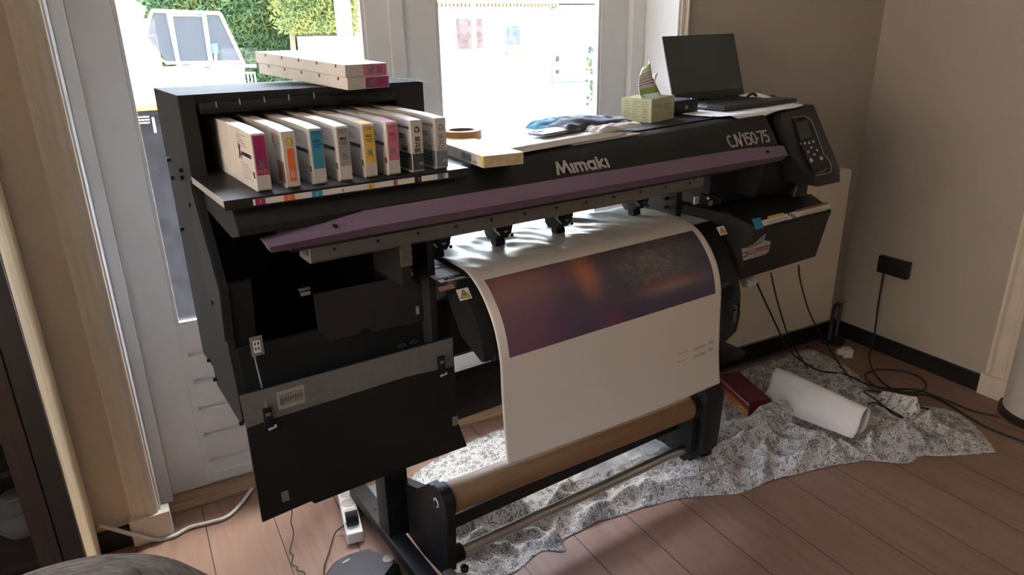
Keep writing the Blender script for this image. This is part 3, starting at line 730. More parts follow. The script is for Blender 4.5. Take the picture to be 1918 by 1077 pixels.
for i, (x0, y0, x1, y1) in enumerate(((1437, 417, 1474, 408), (1437, 421, 1474, 412), (1497, 402, 1550, 390), (1497, 406, 1548, 394))):
    a, b = tray(x0, y0), tray(x1, y1); d = TY*.0012; n = N2*.0015
    g.hull8([a-d+n, b-d+n, b+d+n, a+d+n], [a-d+n*1.3, b-d+n*1.3, b+d+n*1.3, a+d+n*1.3])
pp('sticker_print', g, GREYT, sl)
c0 = tray(1482, 404); fr = lambda x, y, d: c0+Vector((1, 0, 0))*x+TY*y*1.6+N2*(.0015+.0004*d)
g = G().strokes([[(-.010, -.006), (-.003, -.006)], [(-.012, 0), (-.006, .006)], [(.003, .008), (-.004, .008)], [(.006, .004), (.011, -.002)], [(.008, -.006), (.002, -.008)], [(0, -.001), (.004, .003)]], .0042, fr); pp('turning_mark', g, DARKI, sl)
# maker's emblem on the drop front
FRN = Vector((0, -.15, -.03)).normalized(); FY = Vector((0, -.030, .150)).normalized()
def face(px, py, off=0):
    d = (W(px, py, z=.85)-CPOS); o = uv(CPOS); dd = Vector((d.dot(UA), d.dot(VA), d.z)); n = Vector((0, -.15, -.03)); p0 = Vector((0, 1.352, .925))
    return o+dd*((p0-o).dot(n)/dd.dot(n)) + FRN*off
em = [face(px, py, .0006) for px, py in ((1389, 466), (1410, 458), (1434, 437), (1431, 450), (1443, 452), (1440, 470), (1434, 476), (1392, 488))]
eb = pp('emblem', G().solid(em, FRN*.0006), mat('pale_sticker', (.47, .42, .38), .5), rc)
DR = mat('dark_red_ink', (.22, .06, .06), .5)
g = G()
def seg(pts, w, m, nm, off=.0014):
    g = G()
    for (p, q) in zip(pts, pts[1:]):
        a, b = face(*p, off), face(*q, off); d = (b-a).normalized(); n = d.cross(FRN).normalized()*w/2
        g.hull8([a-n, b-n, b+n, a+n], [a-n+FRN*.0004, b-n+FRN*.0004, b+n+FRN*.0004, a+n+FRN*.0004])
    return pp(nm, g, m, eb)
seg(((1392, 464), (1411, 461), (1431, 442), (1427, 452), (1414, 459)), .0030, DARKI, 'emblem_arrow')
seg(((1391, 474), (1399, 471), (1399, 479), (1391, 481)), .0038, DARKI, 'emblem_letter'); seg(((1403, 468), (1402, 476), (1408, 475), (1408, 466)), .0034, DARKI, 'emblem_letter')
a = face(1410, 474, .0014); b = face(1437, 467, .0014)
text('DRIVE', .024, DR, eb, a, b-a, FY, 'lettering', off=.0006, sx=1.25, bold=.0006)
seg(((1411, 466), (1437, 459)), .0016, DR, 'emblem_line'); seg(((1411, 479), (1436, 472)), .0016, DR, 'emblem_line')

# --- control console
K = lambda u, v, z: Vector((u, v, z))
cf = [K(2.085, 1.472, 1.288), K(2.245, 1.462, 1.305), K(2.255, 1.338, 1.098), K(2.255, 1.332, 1.056), K(2.130, 1.332, 1.056), K(2.045, 1.395, 1.165), K(2.04, 1.44, 1.262)]
g = G(); bk = [K(p.x-.0*0, 1.66, p.z-.01) for p in cf]
n = len(cf); g._faces(cf+bk, [tuple(range(n)), tuple(range(2*n-1, n-1, -1))]+[(i, n+i, n+(i+1) % n, (i+1) % n) for i in range(n)])
g.prism([(1.52, 1.20), (1.52, 1.285), (1.80, 1.290), (2.03, 1.25), (2.03, 1.20)], 1.985, 2.235, 'u')
cs = pp('control_console', g, GREYD)
CO = K(2.245, 1.462, 1.305); CYD = (K(2.255, 1.338, 1.098)-CO).normalized(); CN = Vector((1, 0, 0)).cross(-CYD).normalized()
if CN.y > 0: CN = -CN
def con(px, py, off=0):
    d = (W(px, py, z=1.2)-CPOS); o = uv(CPOS); dd = Vector((d.dot(UA), d.dot(VA), d.z))
    return o+dd*((CO-o).dot(CN)/dd.dot(CN)) + CN*off
def conplate(name, pts, m, off, t=.0008, parent=cs): return pp(name, G().solid([con(*p, off) for p in pts], CN*t), m, parent)
conplate('console_inset', ((1484, 224), (1508, 218), (1519, 224), (1530, 250), (1540, 275), (1552, 303), (1557, 316), (1554, 325), (1527, 330), (1512, 300), (1496, 262)), BLACK, .0012)
conplate('display', ((1490, 229), (1510, 226), (1519, 257), (1498, 263)), mat('dark_lcd', (.02, .022, .02), .2), .0024)
g = G(); g.tube([con(px, py, .003) for px, py in ((1482, 221), (1506, 218), (1518, 226), (1528, 250), (1541, 288), (1553, 303), (1556, 312), (1554, 324), (1526, 330))], .0016, 6, smooth=False); pp('console_line', g, mat('grey_outline', (.26, .25, .24), .5), cs)
for px, py, r in ((1498, 270, .0035), (1506, 269, .004), (1514, 268, .0045), (1522, 266, .0045), (1518, 277, .004), (1512, 285, .004), (1529, 282, .0045), (1524, 290, .0045), (1518, 301, .007), (1537, 297, .007)):
    a = con(px, py, .0018); g = G(); g.cyl(a, a+CN*.003, r, 14); pp('console_button', g, mat('pale_grey_button', (.42, .40, .37), .5), cs, smooth=40)
g = G(); g.tube([con(px, py, .003) for px, py in ((1530, 324), (1540, 322), (1546, 316))], .0012, 6); pp('console_mark', g, mat('grey_outline', (.26, .25, .24), .5), cs)

# --- stand: two posts on long feet, a cross panel, take-up arms, silver bar
for u in (.655, 1.80):
    s = pp('stand_post', G().box(u, u+.075, 1.69, 1.77, .075, .70, .003), BLACKM, smooth=30)
    pp('stand_foot', G().box(u-.005, u+.05, 1.44, 2.02, .045, .085, .004), BLACKM, s, smooth=30)
    for v in (1.48, 1.98):
        pp('caster', G().cyl((u+.008, v, .0215), (u+.036, v, .0215), .0215, 20), SCREW, s, smooth=40)
        pp('caster_fork', G().box(u+.004, u+.04, v-.012, v+.012, .022, .048), BLACKM, s)
    g = G()
    for v in (1.54, 1.60, 1.85): pp('foot_screw', G().cyl((u+.02, v, .084), (u+.02, v, .087), .004, 10), SCREW, s, smooth=40)
g = G(); g.prism([(1.60, .475), (1.595, .52), (1.60, .613), (1.64, .613), (1.64, .475)], .73, 1.85, 'u', .003); pp('cross_panel', g, BLACKM)
g = G(); g.box(.70, .80, 1.645, 2.0, .62, .70); g.box(1.80, 1.9, 1.645, 2.0, .62, .775); pp('body_mount', g, BLACKM)
# take-up: arm plates, hub, spindle motor, bar
g = G(); g.prism([(1.745, .06), (1.745, .24), (1.60, .29), (1.53, .355), (1.47, .365), (1.43, .335), (1.425, .29), (1.44, .10), (1.47, .065), (1.60, .055)], .722, .752, 'u', .004); ta = pp('takeup_arm', g, BLACK, smooth=30)
g = G(); g.prism([(1.745, .06), (1.745, .24), (1.60, .29), (1.50, .20), (1.45, .10), (1.47, .065)], 1.752, 1.775, 'u', .004); pp('takeup_arm', g, BLACK, smooth=30)
CA, CB = Vector((.757, 1.480, .318)), Vector((1.725, 1.470, .292))
CD = (CB-CA).normalized()
g = G(); g.cyl(CA-CD*.035, CA, .050, 28); hb = pp('takeup_hub', g, BLACK, smooth=40)
g = G(); g.tube([CA-CD*.0375+Vector((0, .013*math.cos(t), .013*math.sin(t))) for t in [i*PI/5 for i in range(8)]], .002, 6, smooth=False); pp('hub_mark', g, LABEL, hb)
g = G()
c = [Q(px, py, v=1.42) for px, py in ((1285, 703), (1343, 697), (1341, 790), (1292, 852), (1232, 800))]
x0, x1 = CB.x-.012, CB.x+.115
g.prism([(1.40, .345), (1.42, .375), (1.55, .375), (1.57, .34), (1.57, .07), (1.46, .055), (1.41, .12)], x0+.04, x1, 'u', .006); mo = pp('takeup_motor', g, BLACK, smooth=30)
g = G(); g.cyl(CB-CD*.002, CB+CD*.07, .050, 28); g.prism([(1.43, .30), (1.52, .30), (1.55, .10), (1.46, .07), (1.43, .12)], x0+.005, x0+.045, 'u', .004); pp('motor_hub', g, BLACK, mo, smooth=30)
g = G()
for i in range(7):
    for j in range(6):
        u = x0+.046+i*.0085; z = .12+j*.024
        g.box(u, u+.0045, 1.4085, 1.4115, z, z+.013)
pp('motor_mesh', g, GREYD, mo)
g = G(); g.box(.752, 1.755, 1.508, 1.545, .178, .226, .004); pp('takeup_beam', g, BLACKM)
tb = pp('takeup_bar', G().cyl((.752, 1.475, .120), (1.745, 1.466, .120), .0175, 20), STEEL, smooth=40)
pp('bar_clamp', G().cyl((.738, 1.475, .120), (.790, 1.4745, .120), .026, 22), BLACK, tb, smooth=40)
pp('bar_knob', G().lathe([(.0, 0), (.012, 0), (.013, .012), (.008, .016), (0, .016)], 10), SCREW, tb, smooth=30).location = (.775, 1.435, .085)
a = Q(788, 1052, z=.09); g = G(); g.box(.705, .735, 1.40, 1.44, .086, .115, .003); pp('bar_holder', g, mat('grey_bracket', (.16, .155, .14), .45, metal=.4), tb)
# black foot plate right of the sheet
fpz = .47; q = [Q(px, py, z=fpz) for px, py in ((1322, 640), (1350, 636), (1396, 657), (1394, 663), (1340, 678), (1322, 680))]
pp('side_tray', G().solid([Vector((p.x, p.y, fpz-.012)) for p in q], (0, 0, .012), .001), BLACK)
pp('side_tray_mount', G().box(1.80, 1.86, 1.50, 1.70, .452, .462), BLACK)

# ================================================================== THINGS ON AND IN THE PRINTER
X1, Y1, Z1 = Vector((1, 0, 0)), Vector((0, 1, 0)), Vector((0, 0, 1))
CW, CH, CL = .0285, .117, .43
XLOGO = [[(-.5, .9), (-.1, .25), (.5, -.35)], [(.35, .9), (-.05, .3), (-.5, -.3)], [(.22, .35), (.22, -.12), (.55, -.12)]]
SWOOSH = [[(-.75, .35), (-.6, -.1), (-.2, -.5), (.3, -.68), (.8, -.72)]]
def fr_of(org, xd, yd, s, lift=.0006):
    n = Vector(xd).cross(Vector(yd))
    return lambda x, y, d: Vector(org)+Vector(xd)*(x*s)+Vector(yd)*(y*s)+n*(lift+.0003*d)
def cartridge(u, v, label, kind):
    t = thing('ink_cartridge', label, 'ink cartridge', L2W(u, v, ZS), TH, 'ink cartridges standing in the printer bay')
    g = G(); g.prism([(0, .004), (.006, 0), (CL, 0), (CL, CH+.008), (.09, CH+.004), (0, CH)], 0, CW, 'u', .0012)
    body = obj('body', g, CARD, t, loc=(0, 0, 0))
    F = lambda x, z: Vector((x, -.0002, z))
    def front(nm, x0, x1, z0, z1, m, off=0, par=t):
        return obj(nm, plate(G(), F(0, 0), X1, Z1, x0, x1, z0, z1, .0005, off), m, par, loc=(0, 0, 0))
    col = {'pro': MAGENTA, 'cyan': CYAN, 'grey': MIDGREY, 'yellow': YELLOW, 'pink': PINK}.get(kind)
    if col:
        fl = front('front_label', .003, CW-.002, .034, CH-.004, col)
        lz = .054
        g = G().strokes(XLOGO, .26, fr_of(F(CW*.5, lz), X1, Z1, .0088, .0009)); obj('logo', g, LOGOB if kind != 'grey' else BLUEGREY, fl, loc=(0, 0, 0))
        g = G().strokes(SWOOSH, .16, fr_of(F(CW*.5, lz), X1, Z1, .0098, .0008)); obj('logo_swoosh', g, LOGOB if kind != 'grey' else BLUEGREY, fl, loc=(0, 0, 0))
        if kind == 'pro':
            text('PRO', .0105, PINK, fl, F(CW*.5, .0375), X1, Z1, 'lettering', 'CENTER', off=.0008, bold=.0003)
            g = G()
            for i in range(4): g.strokes([[(.006, .076+.004*i), (CW-.005, .076+.004*i)]], .0008, fr_of(F(0, 0), X1, Z1, 1, .0007))
            obj('small_print', g, mat('dim_magenta_ink', (.2, .02, .07), .5), fl, loc=(0, 0, 0))
        else:
            dk = {'pink': mat('dim_magenta_ink', (.2, .02, .07), .5)}.get(kind, DARKI)
            text('SS21', .0078, dk, fl, F(CW*.5, .089), X1, Z1, 'lettering', 'CENTER', off=.0008, bold=.0002)
            g = G()
            for i, w_ in enumerate((.009, .006)): g.strokes([[(CW/2-w_, .0845-.0042*i), (CW/2+w_, .0845-.0042*i)]], .0012, fr_of(F(0, 0), X1, Z1, 1, .0007))
            for i in range(2): g.strokes([[(.006, .106+.0035*i), (CW-.006, .106+.0035*i)]], .0008, fr_of(F(0, 0), X1, Z1, 1, .0007))
            obj('small_print', g, dk, fl, loc=(0, 0, 0))
        tl = obj('top_label', plate(G(), (0, 0, CH+.0002), X1, (0, 1, .0444), .002, CW-.002, .004, .055 if kind != 'grey' else .03, .0005), col, t, loc=(0, 0, 0))
    elif kind == 'orange':
        front('front_label', .008, .021, .015, .082, ORANGE); fl = front('gold_label', .008, .020, .087, .105, OLIVE)
        text('022', .0105, LABEL, fl, F(.0185, .022), Z1, -X1, 'lettering', off=.0008, bold=.0002)
        g = G().strokes([[(.012, .098), (.016, .098)], [(.014, .096), (.014, .100)]], .0014, fr_of(F(0, 0), X1, Z1, 1, .0008)); obj('plus_mark', g, LABEL, fl, loc=(0, 0, 0))
    else:
        dk = SLATE if kind == 'bk' else BLUEGREY
        ink = DARKI if kind == 'bk' else BLUEGREY
        fl = front('front_label', 0, CW, .006, .043, dk)
        for i, s_ in enumerate(('SS', '21', kind.upper())): text(s_, .0135, ink, t, F(CW*.5, .071-.0125*i), X1, Z1, 'lettering', 'CENTER', off=.0006, bold=.0003)
        g = G(); rc_ = []
        for k in range(3):
            a = 90+120*k; rc_.append([(math.cos(math.radians(a+d_))*.0055, math.sin(math.radians(a+d_))*.0055) for d_ in (-30, 5, 45)])
        g.strokes(rc_, .0028, fr_of(F(CW*.5, .096), X1, Z1, 1)); obj('recycling_mark', g, ink, t, loc=(0, 0, 0))
        g = G().strokes([arc(.018, .020, .0026, .0026, 60, 300, 6), arc(.024, .020, .0026, .0026, 60, 300, 6), [(.0216, .020), (.0236, .020)]], .0010, fr_of(F(0, 0), X1, Z1, 1, .0008)); obj('ce_mark', g, LABEL, fl, loc=(0, 0, 0))
    # long left side: x runs towards us, printed near the front
    xd, yd = -Y1, Z1
    def side(nm, x0, x1, z0, z1, m, off=.0001): return obj(nm, plate(G(), (-.0002, 0, 0), xd, yd, -x1, -x0, z0, z1, .0004, off), m, t, loc=(0, 0, 0))
    fs = lambda lift: fr_of((-.0002, 0, 0), xd, yd, 1, lift)
    if kind in ('bk', 'lc'):
        tx = 'Black' if kind == 'bk' else 'Light Cyan'
        side('side_band', .004, .12, .006, .043, dk)
        o3 = Vector((-.0004, 0, 0))
        text('Compatible Cartridge', .0095, DARKI if kind == 'bk' else BLUEGREY, t, o3+Vector((0, .092, .098)), xd, yd, 'side_lettering', off=.0004)
        text('SS21', .016, ink, t, o3+Vector((0, .062, .074)), xd, yd, 'side_lettering', off=.0004, bold=.0003)
        text(tx, .0145, ink, t, o3+Vector((0, .052 if kind == 'bk' else .084, .048)), xd, yd, 'side_lettering', off=.0004, bold=.0002)
        g = G()
        for i in range(3): g.strokes([[(-.075, .035-.008*i), (-.02, .035-.008*i)]], .0024, fs(.0008))
        obj('side_print', g, BLUEGREY if kind == 'bk' else SLATE, t, loc=(0, 0, 0))
    elif kind == 'orange':
        side('side_band', .004, .05, .012, .055, mat('dull_rust_print', (.25, .12, .08), .5))
        side('side_mark', .058, .066, .088, .108, mat('red_print', (.45, .05, .06), .5))
        g = G()
        for i in range(4): g.strokes([[(-.052, .105-.006*i), (-.012-.006*(i % 2), .105-.006*i)]], .0012, fs(.0006))
        obj('side_print', g, GREYT, t, loc=(0, 0, 0)); g = G()
        for i in range(3): g.strokes([[(-.056+.002*i, .085-.004*i), (-.048, .085-.004*i)]], .0042, fs(.0006))
        obj('side_code', g, GREYT, t, loc=(0, 0, 0))
    else:
        g = G()
        for i in range(5): g.strokes([[(-.112, .108-.0055*i), (-.04-.012*((i*7) % 4), .108-.0055*i)]], .0016, fs(.0006))
        for i in range(7): g.strokes([[(-.104+.002*i, .048-.0048*i), (-.052+.014*((i*5) % 4), .048-.0048*i)]], .0013, fs(.0006))
        obj('side_print', g, GREYT, t, loc=(0, 0, 0))
        if kind in ('pro', 'cyan'): pass
        g = G().strokes([[(-.112, .086), (-.105, .072), (-.094, .058)], [(-.098, .086), (-.105, .072), (-.112, .058)]], .0042, fs(.0006)); obj('side_logo', g, DARKI, t, loc=(0, 0, 0))
        text('PRINT SOLUTIONS', .0098, DARKI, t, Vector((-.0004, .092, .066)), xd, yd, 'side_lettering', off=.0004, bold=.0006, sx=.92)
        g = G(); 
        for i in range(5): g.strokes([[(-.014+.0022*i, .028), (-.014+.0022*i, .040)]], .0011, fs(.0006))
        obj('side_code', g, DARKI, t, loc=(0, 0, 0))
    return t
CUS = [(.3525, 1.449, 'pro', 'white ink cartridge with a deep magenta PRO label, leftmost in the row'),
       (.411, 1.444, 'orange', 'white ink cartridge box with an orange and an olive label, second in the row'),
       (.469, 1.446, 'cyan', 'white ink cartridge box with a blue label in the row on the printer shelf'),
       (.526, 1.443, 'grey', 'white ink cartridge with a grey label between the blue and yellow ones'),
       (.585, 1.444, 'yellow', 'white ink cartridge box with a yellow label in the row on the printer shelf'),
       (.638, 1.438, 'pink', 'white ink cartridge with a light pink label, standing next to the yellow one'),
       (.696, 1.434, 'bk', 'white and black ink cartridge marked SS 21 BK'),
       (.758, 1.436, 'lc', 'white and blue-grey ink cartridge marked SS 21 LC, rightmost in the row')]
for u, v, k, lb in CUS: cartridge(u, v, lb, k)

# --- two cartridge boxes stacked on the ink housing, and one lying on the cover
def lying(name, label, org, ang, tilt, wd, ht, ln, m, group=None):
    t = thing(name, label, 'ink cartridge', (0, 0, 0), 0, group)
    t.matrix_world = Matrix.Translation(org) @ Matrix.Rotation(ang, 4, 'Z') @ Matrix.Rotation(tilt, 4, 'X')
    obj('body', G().box(0, wd, 0, ln, 0, ht, .0012), m, t, loc=(0, 0, 0)); return t
a = Q(652, 171, v=1.64); b = Q(486, 139, v=2.05)
dv = Vector((b.x-a.x, b.y-a.y, b.z-a.z)); ang = math.atan2(-dv.x, dv.y)+TH; tilt = math.atan2(dv.z, math.hypot(dv.x, dv.y))
print('stack', a, b, math.degrees(ang), math.degrees(tilt))
wd = .112; wr = Q(737, 165, v=1.65); wd = wr.x-a.x
base = L2W(a.x, a.y, 1.4415 - (1.722-1.64)*math.tan(tilt)+.0005)
for k in range(2):
    ht = .0285
    t = lying('ink_cartridge', ('white boxed cartridge with a magenta end label, lower of the pair atop the printer', 'white boxed cartridge with a dusty pink end label, upper of the pair atop the printer')[k],
              base+Vector((-.002*k, .003*k, (ht+.0006)*k)), ang+.006*k, tilt, wd, ht, .42, CARD, 'boxed cartridges lying on top of the printer')
    e = obj('end_label', plate(G(), (0, -.0002, 0), X1, Z1, wd*.42, wd-.003, .002, ht-.002, .0005), (MAGENTA, PINK)[k], t, loc=(0, 0, 0))
    g = G().strokes(XLOGO+SWOOSH, .22, fr_of((wd*.60, -.0004, ht*.52), Z1, -X1, .0105, .0006)); obj('logo', g, LOGOB, e, loc=(0, 0, 0))
    g = G()
    for i in range(3): g.strokes([[(wd*.76+.005*i, .007), (wd*.76+.005*i, ht-.006)]], .0014, fr_of((0, -.0004, 0), X1, Z1, 1, .0006))
    obj('small_print', g, DARKI if k else mat('dim_magenta_ink', (.2, .02, .07), .5), e, loc=(0, 0, 0))
    for i in range(5):
        y = .035+.082*i; obj('side_notch', G().box(-.0006, .0006, y, y+.006, ht-.009, ht-.002), SCREW, t, loc=(0, 0, 0))
a = Q(905, 322, v=1.40); b = Q(970, 305, v=1.40)
yo = thing('ink_cartridge', 'white and yellow boxed cartridge lying flat on the cover beside the standing row', 'ink cartridge')
yang = TH-math.atan2(.03, .26)
yo.matrix_world = Matrix.Translation(L2W(a.x, 1.398, 1.2585)) @ Matrix.Rotation(yang, 4, 'Z')
yw = .108; yh = .0285; yl = .40
obj('body', G().box(0, yw, 0, yl, 0, yh, .0012), CARD, yo, loc=(0, 0, 0))
obj('end_face', plate(G(), (0, -.0002, 0), X1, Z1, .002, yw-.002, .001, yh-.002, .0005), mat('worn_gold_card', (.46, .36, .20), .55, scale=60, var=.2), yo, loc=(0, 0, 0))
obj('corner_band', G().solid([(-.0003, .002, .001), (-.0003, .030, yh-.001), (-.0003, .002, yh-.001)], (-.0005, 0, 0)), YELLOW, yo, loc=(0, 0, 0))
obj('top_print', plate(G(), (0, 0, yh+.0001), X1, Y1, .004, yw-.004, .14, yl-.02, .0004), mat('pale_yellow_card', (.70, .58, .28), .5, scale=50, var=.2), yo, loc=(0, 0, 0))
g = G()
for i, w_ in enumerate((3, 1, 2, 4, 1, 2, 1, 3, 1, 2, 3, 1)): g.strokes([[(-.125+.0052*i, .006), (-.125+.0052*i, .022)]], .0009*w_, fr_of((-.0003, 0, 0), -Y1, Z1, 1, .0003))
obj('barcode', g, DARKI, yo, loc=(0, 0, 0))
g = G().strokes([[(-.055, .008), (-.036, .008)]], .002, fr_of((-.0003, 0, 0), -Y1, Z1, 1, .0003)); obj('small_print', g, DARKI, yo, loc=(0, 0, 0))

# --- masking tape roll
p = L2W(1.0, 1.735, top(1.0)+.0045)
g = G(); g.lathe([(.038, 0), (.056, 0), (.056, .036), (.038, .036), (.038, 0)], 40)
t = thing('tape_roll', 'orange-brown roll of masking tape lying on the printer cover', 'tape', p)
obj('tape', g, mat('orange_tape', (.55, .27, .10), .5), t, loc=(0, 0, 0), smooth=40)
obj('core', G().lathe([(.0365, .001), (.0379, .001), (.0379, .035), (.0365, .035), (.0365, .001)], 40), mat('grey_card_core', (.22, .19, .15), .7), t, loc=(0, 0, 0), smooth=40)

# --- pile of paper sheets on the cover
def lay(u, v, dz=0): return L2W(u, v, top(u)+.0045+dz)
pt = thing('paper_stack', 'stack of loose white paper sheets lying on the printer cover', 'paper', lay(1.15, 1.6), TH)
sl_ = math.atan(.03)
def onp(g, nm, m, par, loc):     # lies on the slightly climbing lid
    o = obj(nm, g, m, par, loc=loc); o.rotation_euler = (0, -sl_, 0); return o
random.seed(3)
for i in range(7):
    n_ = 18; a0 = random.uniform(-.02, .02)
    dx, dy = random.uniform(-.012, .012), random.uniform(-.008, .008)
    hw, hd = .235-.006*i, .125-.003*i
    g = G(); g.grid(12, 8, lambda s_, t_: (dx+(s_-.5)*2*hw, dy+(t_-.5)*2*hd + .02*(s_-.5), .0004+.0014*i+.0009*math.sin(5*s_+i)*t_+(.004 if i == 6 else 0)*max(0, s_-.8)*5*math.sin(9*t_)))
    o = onp(g, 'sheet', PAPER, pt, (.01, .0, .0015)); md = o.modifiers.new('thickness', 'SOLIDIFY'); md.thickness = .0011; md.offset = 0
    o.rotation_euler = (0, -sl_, a0)
t = obj('cardboard_sheet', G().box(-.01, .235, -.005, .06, 0, .004), mat('pale_card', (.42, .36, .28), .7), loc=L2W(1.205, 1.478, top(1.21)+.0003), label='thin strip of pale cardboard under the paper stack at the front edge of the cover', cat='cardboard'); t.rotation_euler = (0, -sl_, TH)
# --- phone
t = thing('phone', 'pale flat phone lying on the paper stack', 'phone'); a = lay(1.215, 1.585, .0165)
t.matrix_world = Matrix.Translation(a) @ Matrix.Rotation(TH+.12, 4, 'Z') @ Matrix.Rotation(-sl_, 4, 'Y')
obj('body', G().box(-.072, .072, -.036, .036, 0, .0085, .004, 3), mat('grey_phone_shell', (.20, .20, .19), .4), t, loc=(0, 0, 0), smooth=40)
obj('back_glass', G().box(-.068, .068, -.032, .032, .0085, .0092), mat('pale_glass', (.62, .62, .60), .15), t, loc=(0, 0, 0))
obj('camera_bump', G().box(-.062, -.035, .005, .028, .0092, .0112, .001), SCREW, t, loc=(0, 0, 0))

# --- folded microfibre cloth and a creased white rag
def cloth_heap(name, label, cat, u, v, hw, hd, h, m, seed, rot=0, dz=0, sx=26, sy=18):
    g = G()
    def f(s_, t_):
        x, y = (s_-.5)*2, (t_-.5)*2
        r = max(abs(x)**3, abs(y)**3); wob = 1+.10*noise.noise(Vector((x*1.5+seed, y*1.5, seed)))
        edge = max(0, 1-r**2.2)
        z = h*edge**.5*(.75+.55*noise.noise(Vector((x*2.2+seed, y*2.2, 3.1*seed)))) + .004*noise.noise(Vector((x*7, y*7, seed)))*edge
        return (x*hw*wob, y*hd*wob + .2*hd*math.sin(x*2+seed), max(.0006, z))
    g.grid(sx, sy, f)
    o = obj(name, g, m, None, label, cat, loc=lay(u, v, dz), smooth=60); o.rotation_euler = (0, -sl_, TH+rot); o.data.materials[0] = m
    md = o.modifiers.new('thickness', 'SOLIDIFY'); md.thickness = .003; md.offset = 1; md = o.modifiers.new('s', 'SUBSURF'); md.levels = md.render_levels = 1
    return o
def fab(name, a, b, sc=90):
    m = NT(name); v = m.coords('Object'); n1 = m.noise(v, sc, 4); m.l(m.ramp(n1.outputs[0], [(.3, a), (.7, b)]), m.p.inputs['Base Color']); m.bump(n1.outputs[0], .4, .003); m.set(Roughness=.95, Sheen_Weight=.2); return m.m
cloth_heap('microfibre_cloth', 'crumpled dark blue microfibre cloth on the printer cover', 'cloth', 1.355, 1.62, .118, .075, .030, fab('navy_cloth', (.018, .020, .038), (.04, .045, .07)), 2.3, .0, .014)
cloth_heap('microfibre_cloth', 'light blue microfibre cloth under the back of the dark blue one', 'cloth', 1.325, 1.70, .105, .05, .026, fab('sky_blue_cloth', (.05, .22, .36), (.10, .34, .50)), 5.1, .1, .012)
cloth_heap('cleaning_rag', 'creased off-white rag in front of the dark blue cloth on the cover', 'cloth', 1.395, 1.54, .085, .036, .016, fab('white_rag', (.50, .47, .43), (.68, .65, .60)), 8.4, .12, .010)

# --- box of wipes with the green pack sticking out
a = Q(1213, 227, v=1.60); bx = thing('wipes_box', 'pale yellow-green carton of wipes with its packet sticking out of the top', 'box')
bx.matrix_world = Matrix.Translation(lay(a.x, 1.585, .0005)) @ Matrix.Rotation(TH+.18, 4, 'Z') @ Matrix.Rotation(-sl_, 4, 'Y')
bw, bd, bh = .125, .115, .072
YG = mat('pale_yellow_green_card', (.52, .50, .30), .6, scale=30)
g = G(); 
for x0, x1, y0, y1 in ((0, bw, 0, .0015), (0, bw, bd-.0015, bd), (0, .0015, .0015, bd-.0015), (bw-.0015, bw, .0015, bd-.0015)): g.box(x0, x1, y0, y1, 0, bh)
g.box(.0015, bw-.0015, .0015, bd-.0015, 0, .0015)
obj('carton', g, YG, bx, loc=(0, 0, 0))
g = G()
for j in range(7):
    for i in range(3): g.strokes([[(-.105+.034*i, .062-.0075*j), (-.105+.034*i+.020+.006*((i+j) % 2), .062-.0075*j)]], .0016, fr_of((-.0001, 0, 0), -Y1, Z1, 1, .0003))
obj('side_print', g, mat('olive_print', (.26, .25, .13), .6), bx, loc=(0, 0, 0))
g = G().strokes([arc(-.022, .030, .006, .006, 0, 300, 8), [(-.028, .006), (-.014, .006), (-.014, .014), (-.028, .014), (-.028, .006)]], .0016, fr_of((-.0001, 0, 0), -Y1, Z1, 1, .0003)); obj('side_symbol', g, mat('olive_print', (.26, .25, .13), .6), bx, loc=(0, 0, 0))
g = G()
for x0, x1, z in ((.02, .05, .048), (.07, .105, .050), (.068, .095, .043), (.072, .10, .036), (.100, .112, .018)): g.strokes([[(x0, z), (x1, z)]], .0025, fr_of((0, -.0001, 0), X1, Z1, 1, .0003))
obj('front_print', g, mat('olive_print', (.26, .25, .13), .6), bx, loc=(0, 0, 0))
def mk_pack():
    m = NT('printed_wrapper'); v = m.coords('UV'); sp = m.n('ShaderNodeSeparateXYZ'); m.l(v, sp.inputs[0]); y = sp.outputs[1]
    base = m.ramp(y, [(0, (.55, .66, .70)), (.24, (.62, .72, .72)), (.26, (.20, .30, .08)), (.40, (.24, .34, .10)), (.42, (.52, .50, .46)), (.84, (.55, .52, .47)), (.87, (.42, .52, .20)), (1, (.55, .62, .34))])
    li = m.math('GREATER_THAN', m.math('SINE', m.math('MULTIPLY', y, 90)), .3)
    on = m.math('MULTIPLY', li, m.math('MULTIPLY', m.math('GREATER_THAN', y, .44), m.math('LESS_THAN', y, .84)))
    m.l(m.mix(on, base, (.16, .11, .10)), m.p.inputs['Base Color']); m.set(Roughness=.35); return m.m
g = G(); 
def pk(s_, t_):
    x = .012+(bw-.03)*s_*(1-.45*t_)+.055*t_*t_*1.0; 
    y = .035+.05*t_+.010*math.sin(s_*5+t_*3); z = bh-.02+.128*t_-.018*(1-s_)*t_-.02*t_*(s_-.6)**2
    return (x, y, z)
g.grid(14, 20, pk); o = obj('packet', g, mk_pack(), bx, loc=(0, 0, 0), smooth=60); md = o.modifiers.new('thickness', 'SOLIDIFY'); md.thickness = .002
g = G(); g.grid(8, 10, lambda s_, t_: (.075+.04*s_+.010*t_, .065+.03*s_-.02*t_+.006*math.sin(9*s_), bh-.02+.09*t_*(1-.3*abs(s_-.5)))); o = obj('tissue', g, PAPER, bx, loc=(0, 0, 0), smooth=60); md = o.modifiers.new('thickness', 'SOLIDIFY'); md.thickness = .001

